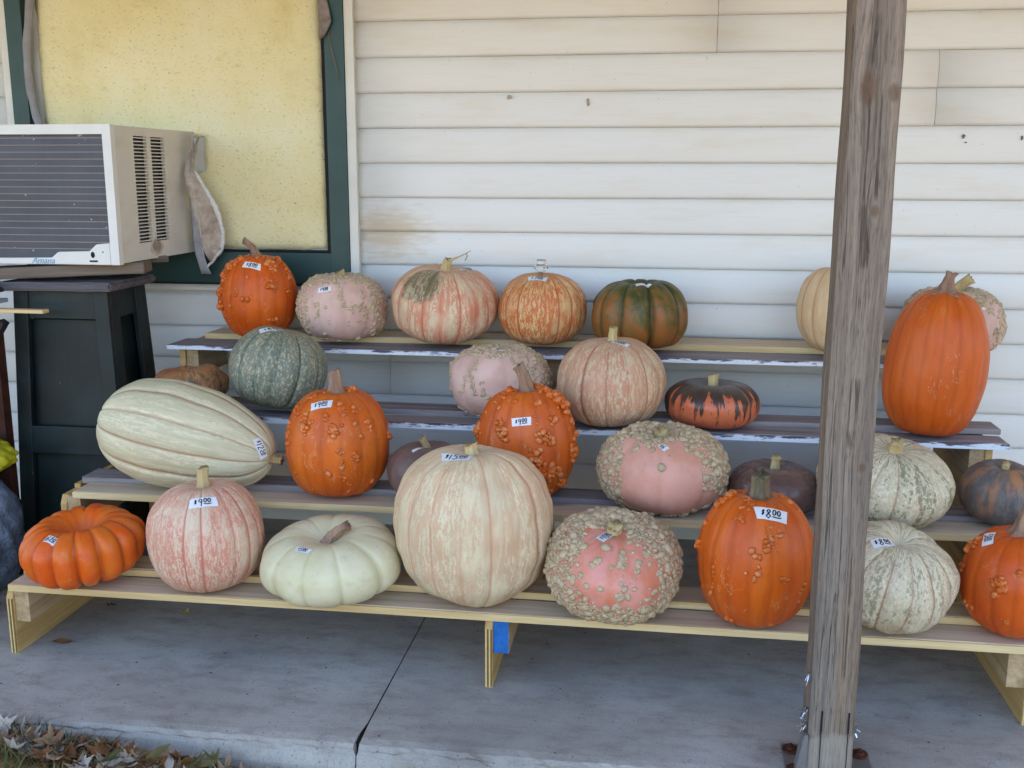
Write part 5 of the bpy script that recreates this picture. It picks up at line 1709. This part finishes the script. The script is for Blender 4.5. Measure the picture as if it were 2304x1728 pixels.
def add_leaf(x, y, z, s, mi, vi, tilt=.5, rz=None):
    me = LV[vi]
    o = bpy.data.objects.new('fallen_leaf', me)
    S.collection.objects.link(o)
    if len(me.materials) == 0: me.materials.append(LM[0])
    o.material_slots[0].link = 'OBJECT'; o.material_slots[0].material = LM[mi]
    o.location = (x, y, z); o.scale = (s, s, s)
    o.rotation_euler = (rg.uniform(-tilt, tilt), rg.uniform(-tilt, tilt), rg.uniform(0, 6.28) if rz is None else rz)
    return o
LN = ('tan', 'brown', 'pale', 'greenish', 'yellow')
for i in range(190):
    x = rg.uniform(-1.56, -.72) if i < 110 else rg.uniform(-1.56, -1.1)
    y = -1.330 - abs(rg.gauss(0, .048)) - .012
    mi = rg.choices([0, 1, 2, 3, 4], [5, 3, 4, 1, .6])[0]
    vi = rg.randrange(8)
    o = add_leaf(x, y, gz(x, y) + .006 + rg.random() * .030, rg.uniform(.026, .050), mi, vi, .75)
    kd = 'lobed' if vi < 6 else 'oval'
    tag(o, 'dry %s %s leaf in the litter below the slab edge' % (LN[mi], kd), 'leaf', '%s %s leaves in front of the slab' % (LN[mi], kd))
o = add_leaf(-1.527, -.928, .008, .036, 1, 7, .1, R(-70)); tag(o, 'long brown leaf on the slab beside the left rack panel', 'leaf')
o = add_leaf(-1.521, -.690, .006, .022, 1, 1, .2); tag(o, 'small brown leaf in the shade under the rack, near the left panel', 'leaf')
o = add_leaf(-1.283, -.715, .006, .024, 4, 2, .2); tag(o, 'small yellow brown leaf in the shade under the rack, under the pink netted pumpkin', 'leaf')
o = add_leaf(-1.155, -1.115, .004, .011, 2, 6, .2); tag(o, 'tiny pale leaf scrap on the open slab', 'leaf')
o = add_leaf(-.19, -1.02, .005, .010, 0, 3, .3); tag(o, 'tiny tan leaf scrap on the slab right of the middle panel', 'leaf')
grassm = G('dry_grass', .7, .25)
grassm.col(grassm.ramp(grassm.attr('rnd', 'Fac'), [(0, C(52, 62, 28)), (.45, C(84, 86, 42)), (.7, C(134, 116, 72)), (1, C(170, 150, 106))]))
def grass():
    rg = random.Random(5)
    V, F, A_ = [], [], []
    for i in range(2600):
        if i < 1500: x, y = rg.uniform(-1.85, -1.15), -1.312 - rg.random() ** 1.5 * .35
        else: x, y = rg.uniform(-1.9, .6), -1.315 - rg.random() * .3
        h = rg.uniform(.02, .065) * (1.2 if x < -1.3 else .7)
        a = rg.uniform(0, 6.28); wd = rg.uniform(.0012, .0024); ln = rg.uniform(.2, 1.2) * h
        b = len(V); c = rg.random()
        dx, dy = math.cos(a), math.sin(a)
        for k in range(4):
            t = k / 3
            px, py, pz = x + dx * ln * t * t, y + dy * ln * t * t * .6, gz(x, y) + h * (t - .25 * t * t)
            w_ = wd * (1 - t * .85)
            V += [(px - dy * w_, py + dx * w_, pz), (px + dy * w_, py - dx * w_, pz)]
            A_ += [c, c]
        for k in range(3):
            F.append((b + 2 * k, b + 2 * k + 1, b + 2 * k + 3, b + 2 * k + 2))
    me = fast_mesh('grass', V, F, {'rnd': A_})
    return tag(link('grass', me, grassm.m), 'sparse green and dry grass blades along the slab edge', 'grass', kind='stuff')
grass()

def debris():
    rg = random.Random(31)
    V, F, A_ = [], [], []
    for i in range(170):
        x, y = rg.uniform(-1.9, 1.1), -1.27 + rg.random() ** .8 * 1.0
        r = rg.uniform(.0012, .0042); a = rg.uniform(0, 6.28); b = len(V); c = rg.random()
        for k in range(5):
            t = a + k * 1.2566; rr = r * rg.uniform(.5, 1.2)
            V.append((x + rr * math.cos(t), y + rr * math.sin(t), .0008)); A_.append(c)
        V.append((x, y, .001 + r * rg.uniform(.2, .7))); A_.append(c)
        F += [(b + k, b + (k + 1) % 5, b + 5) for k in range(5)]
    g = G('crumbs', .9, .15)
    g.col(g.ramp(g.attr('rnd', 'Fac'), [(0, C(56, 44, 34)), (.5, C(104, 82, 58)), (1, C(168, 150, 120))]))
    me = fast_mesh('debris', V, F, {'rnd': A_})
    tag(link('debris', me, g.m), 'crumbs of leaf and dirt scattered over the concrete slab', 'debris', kind='stuff')
debris()
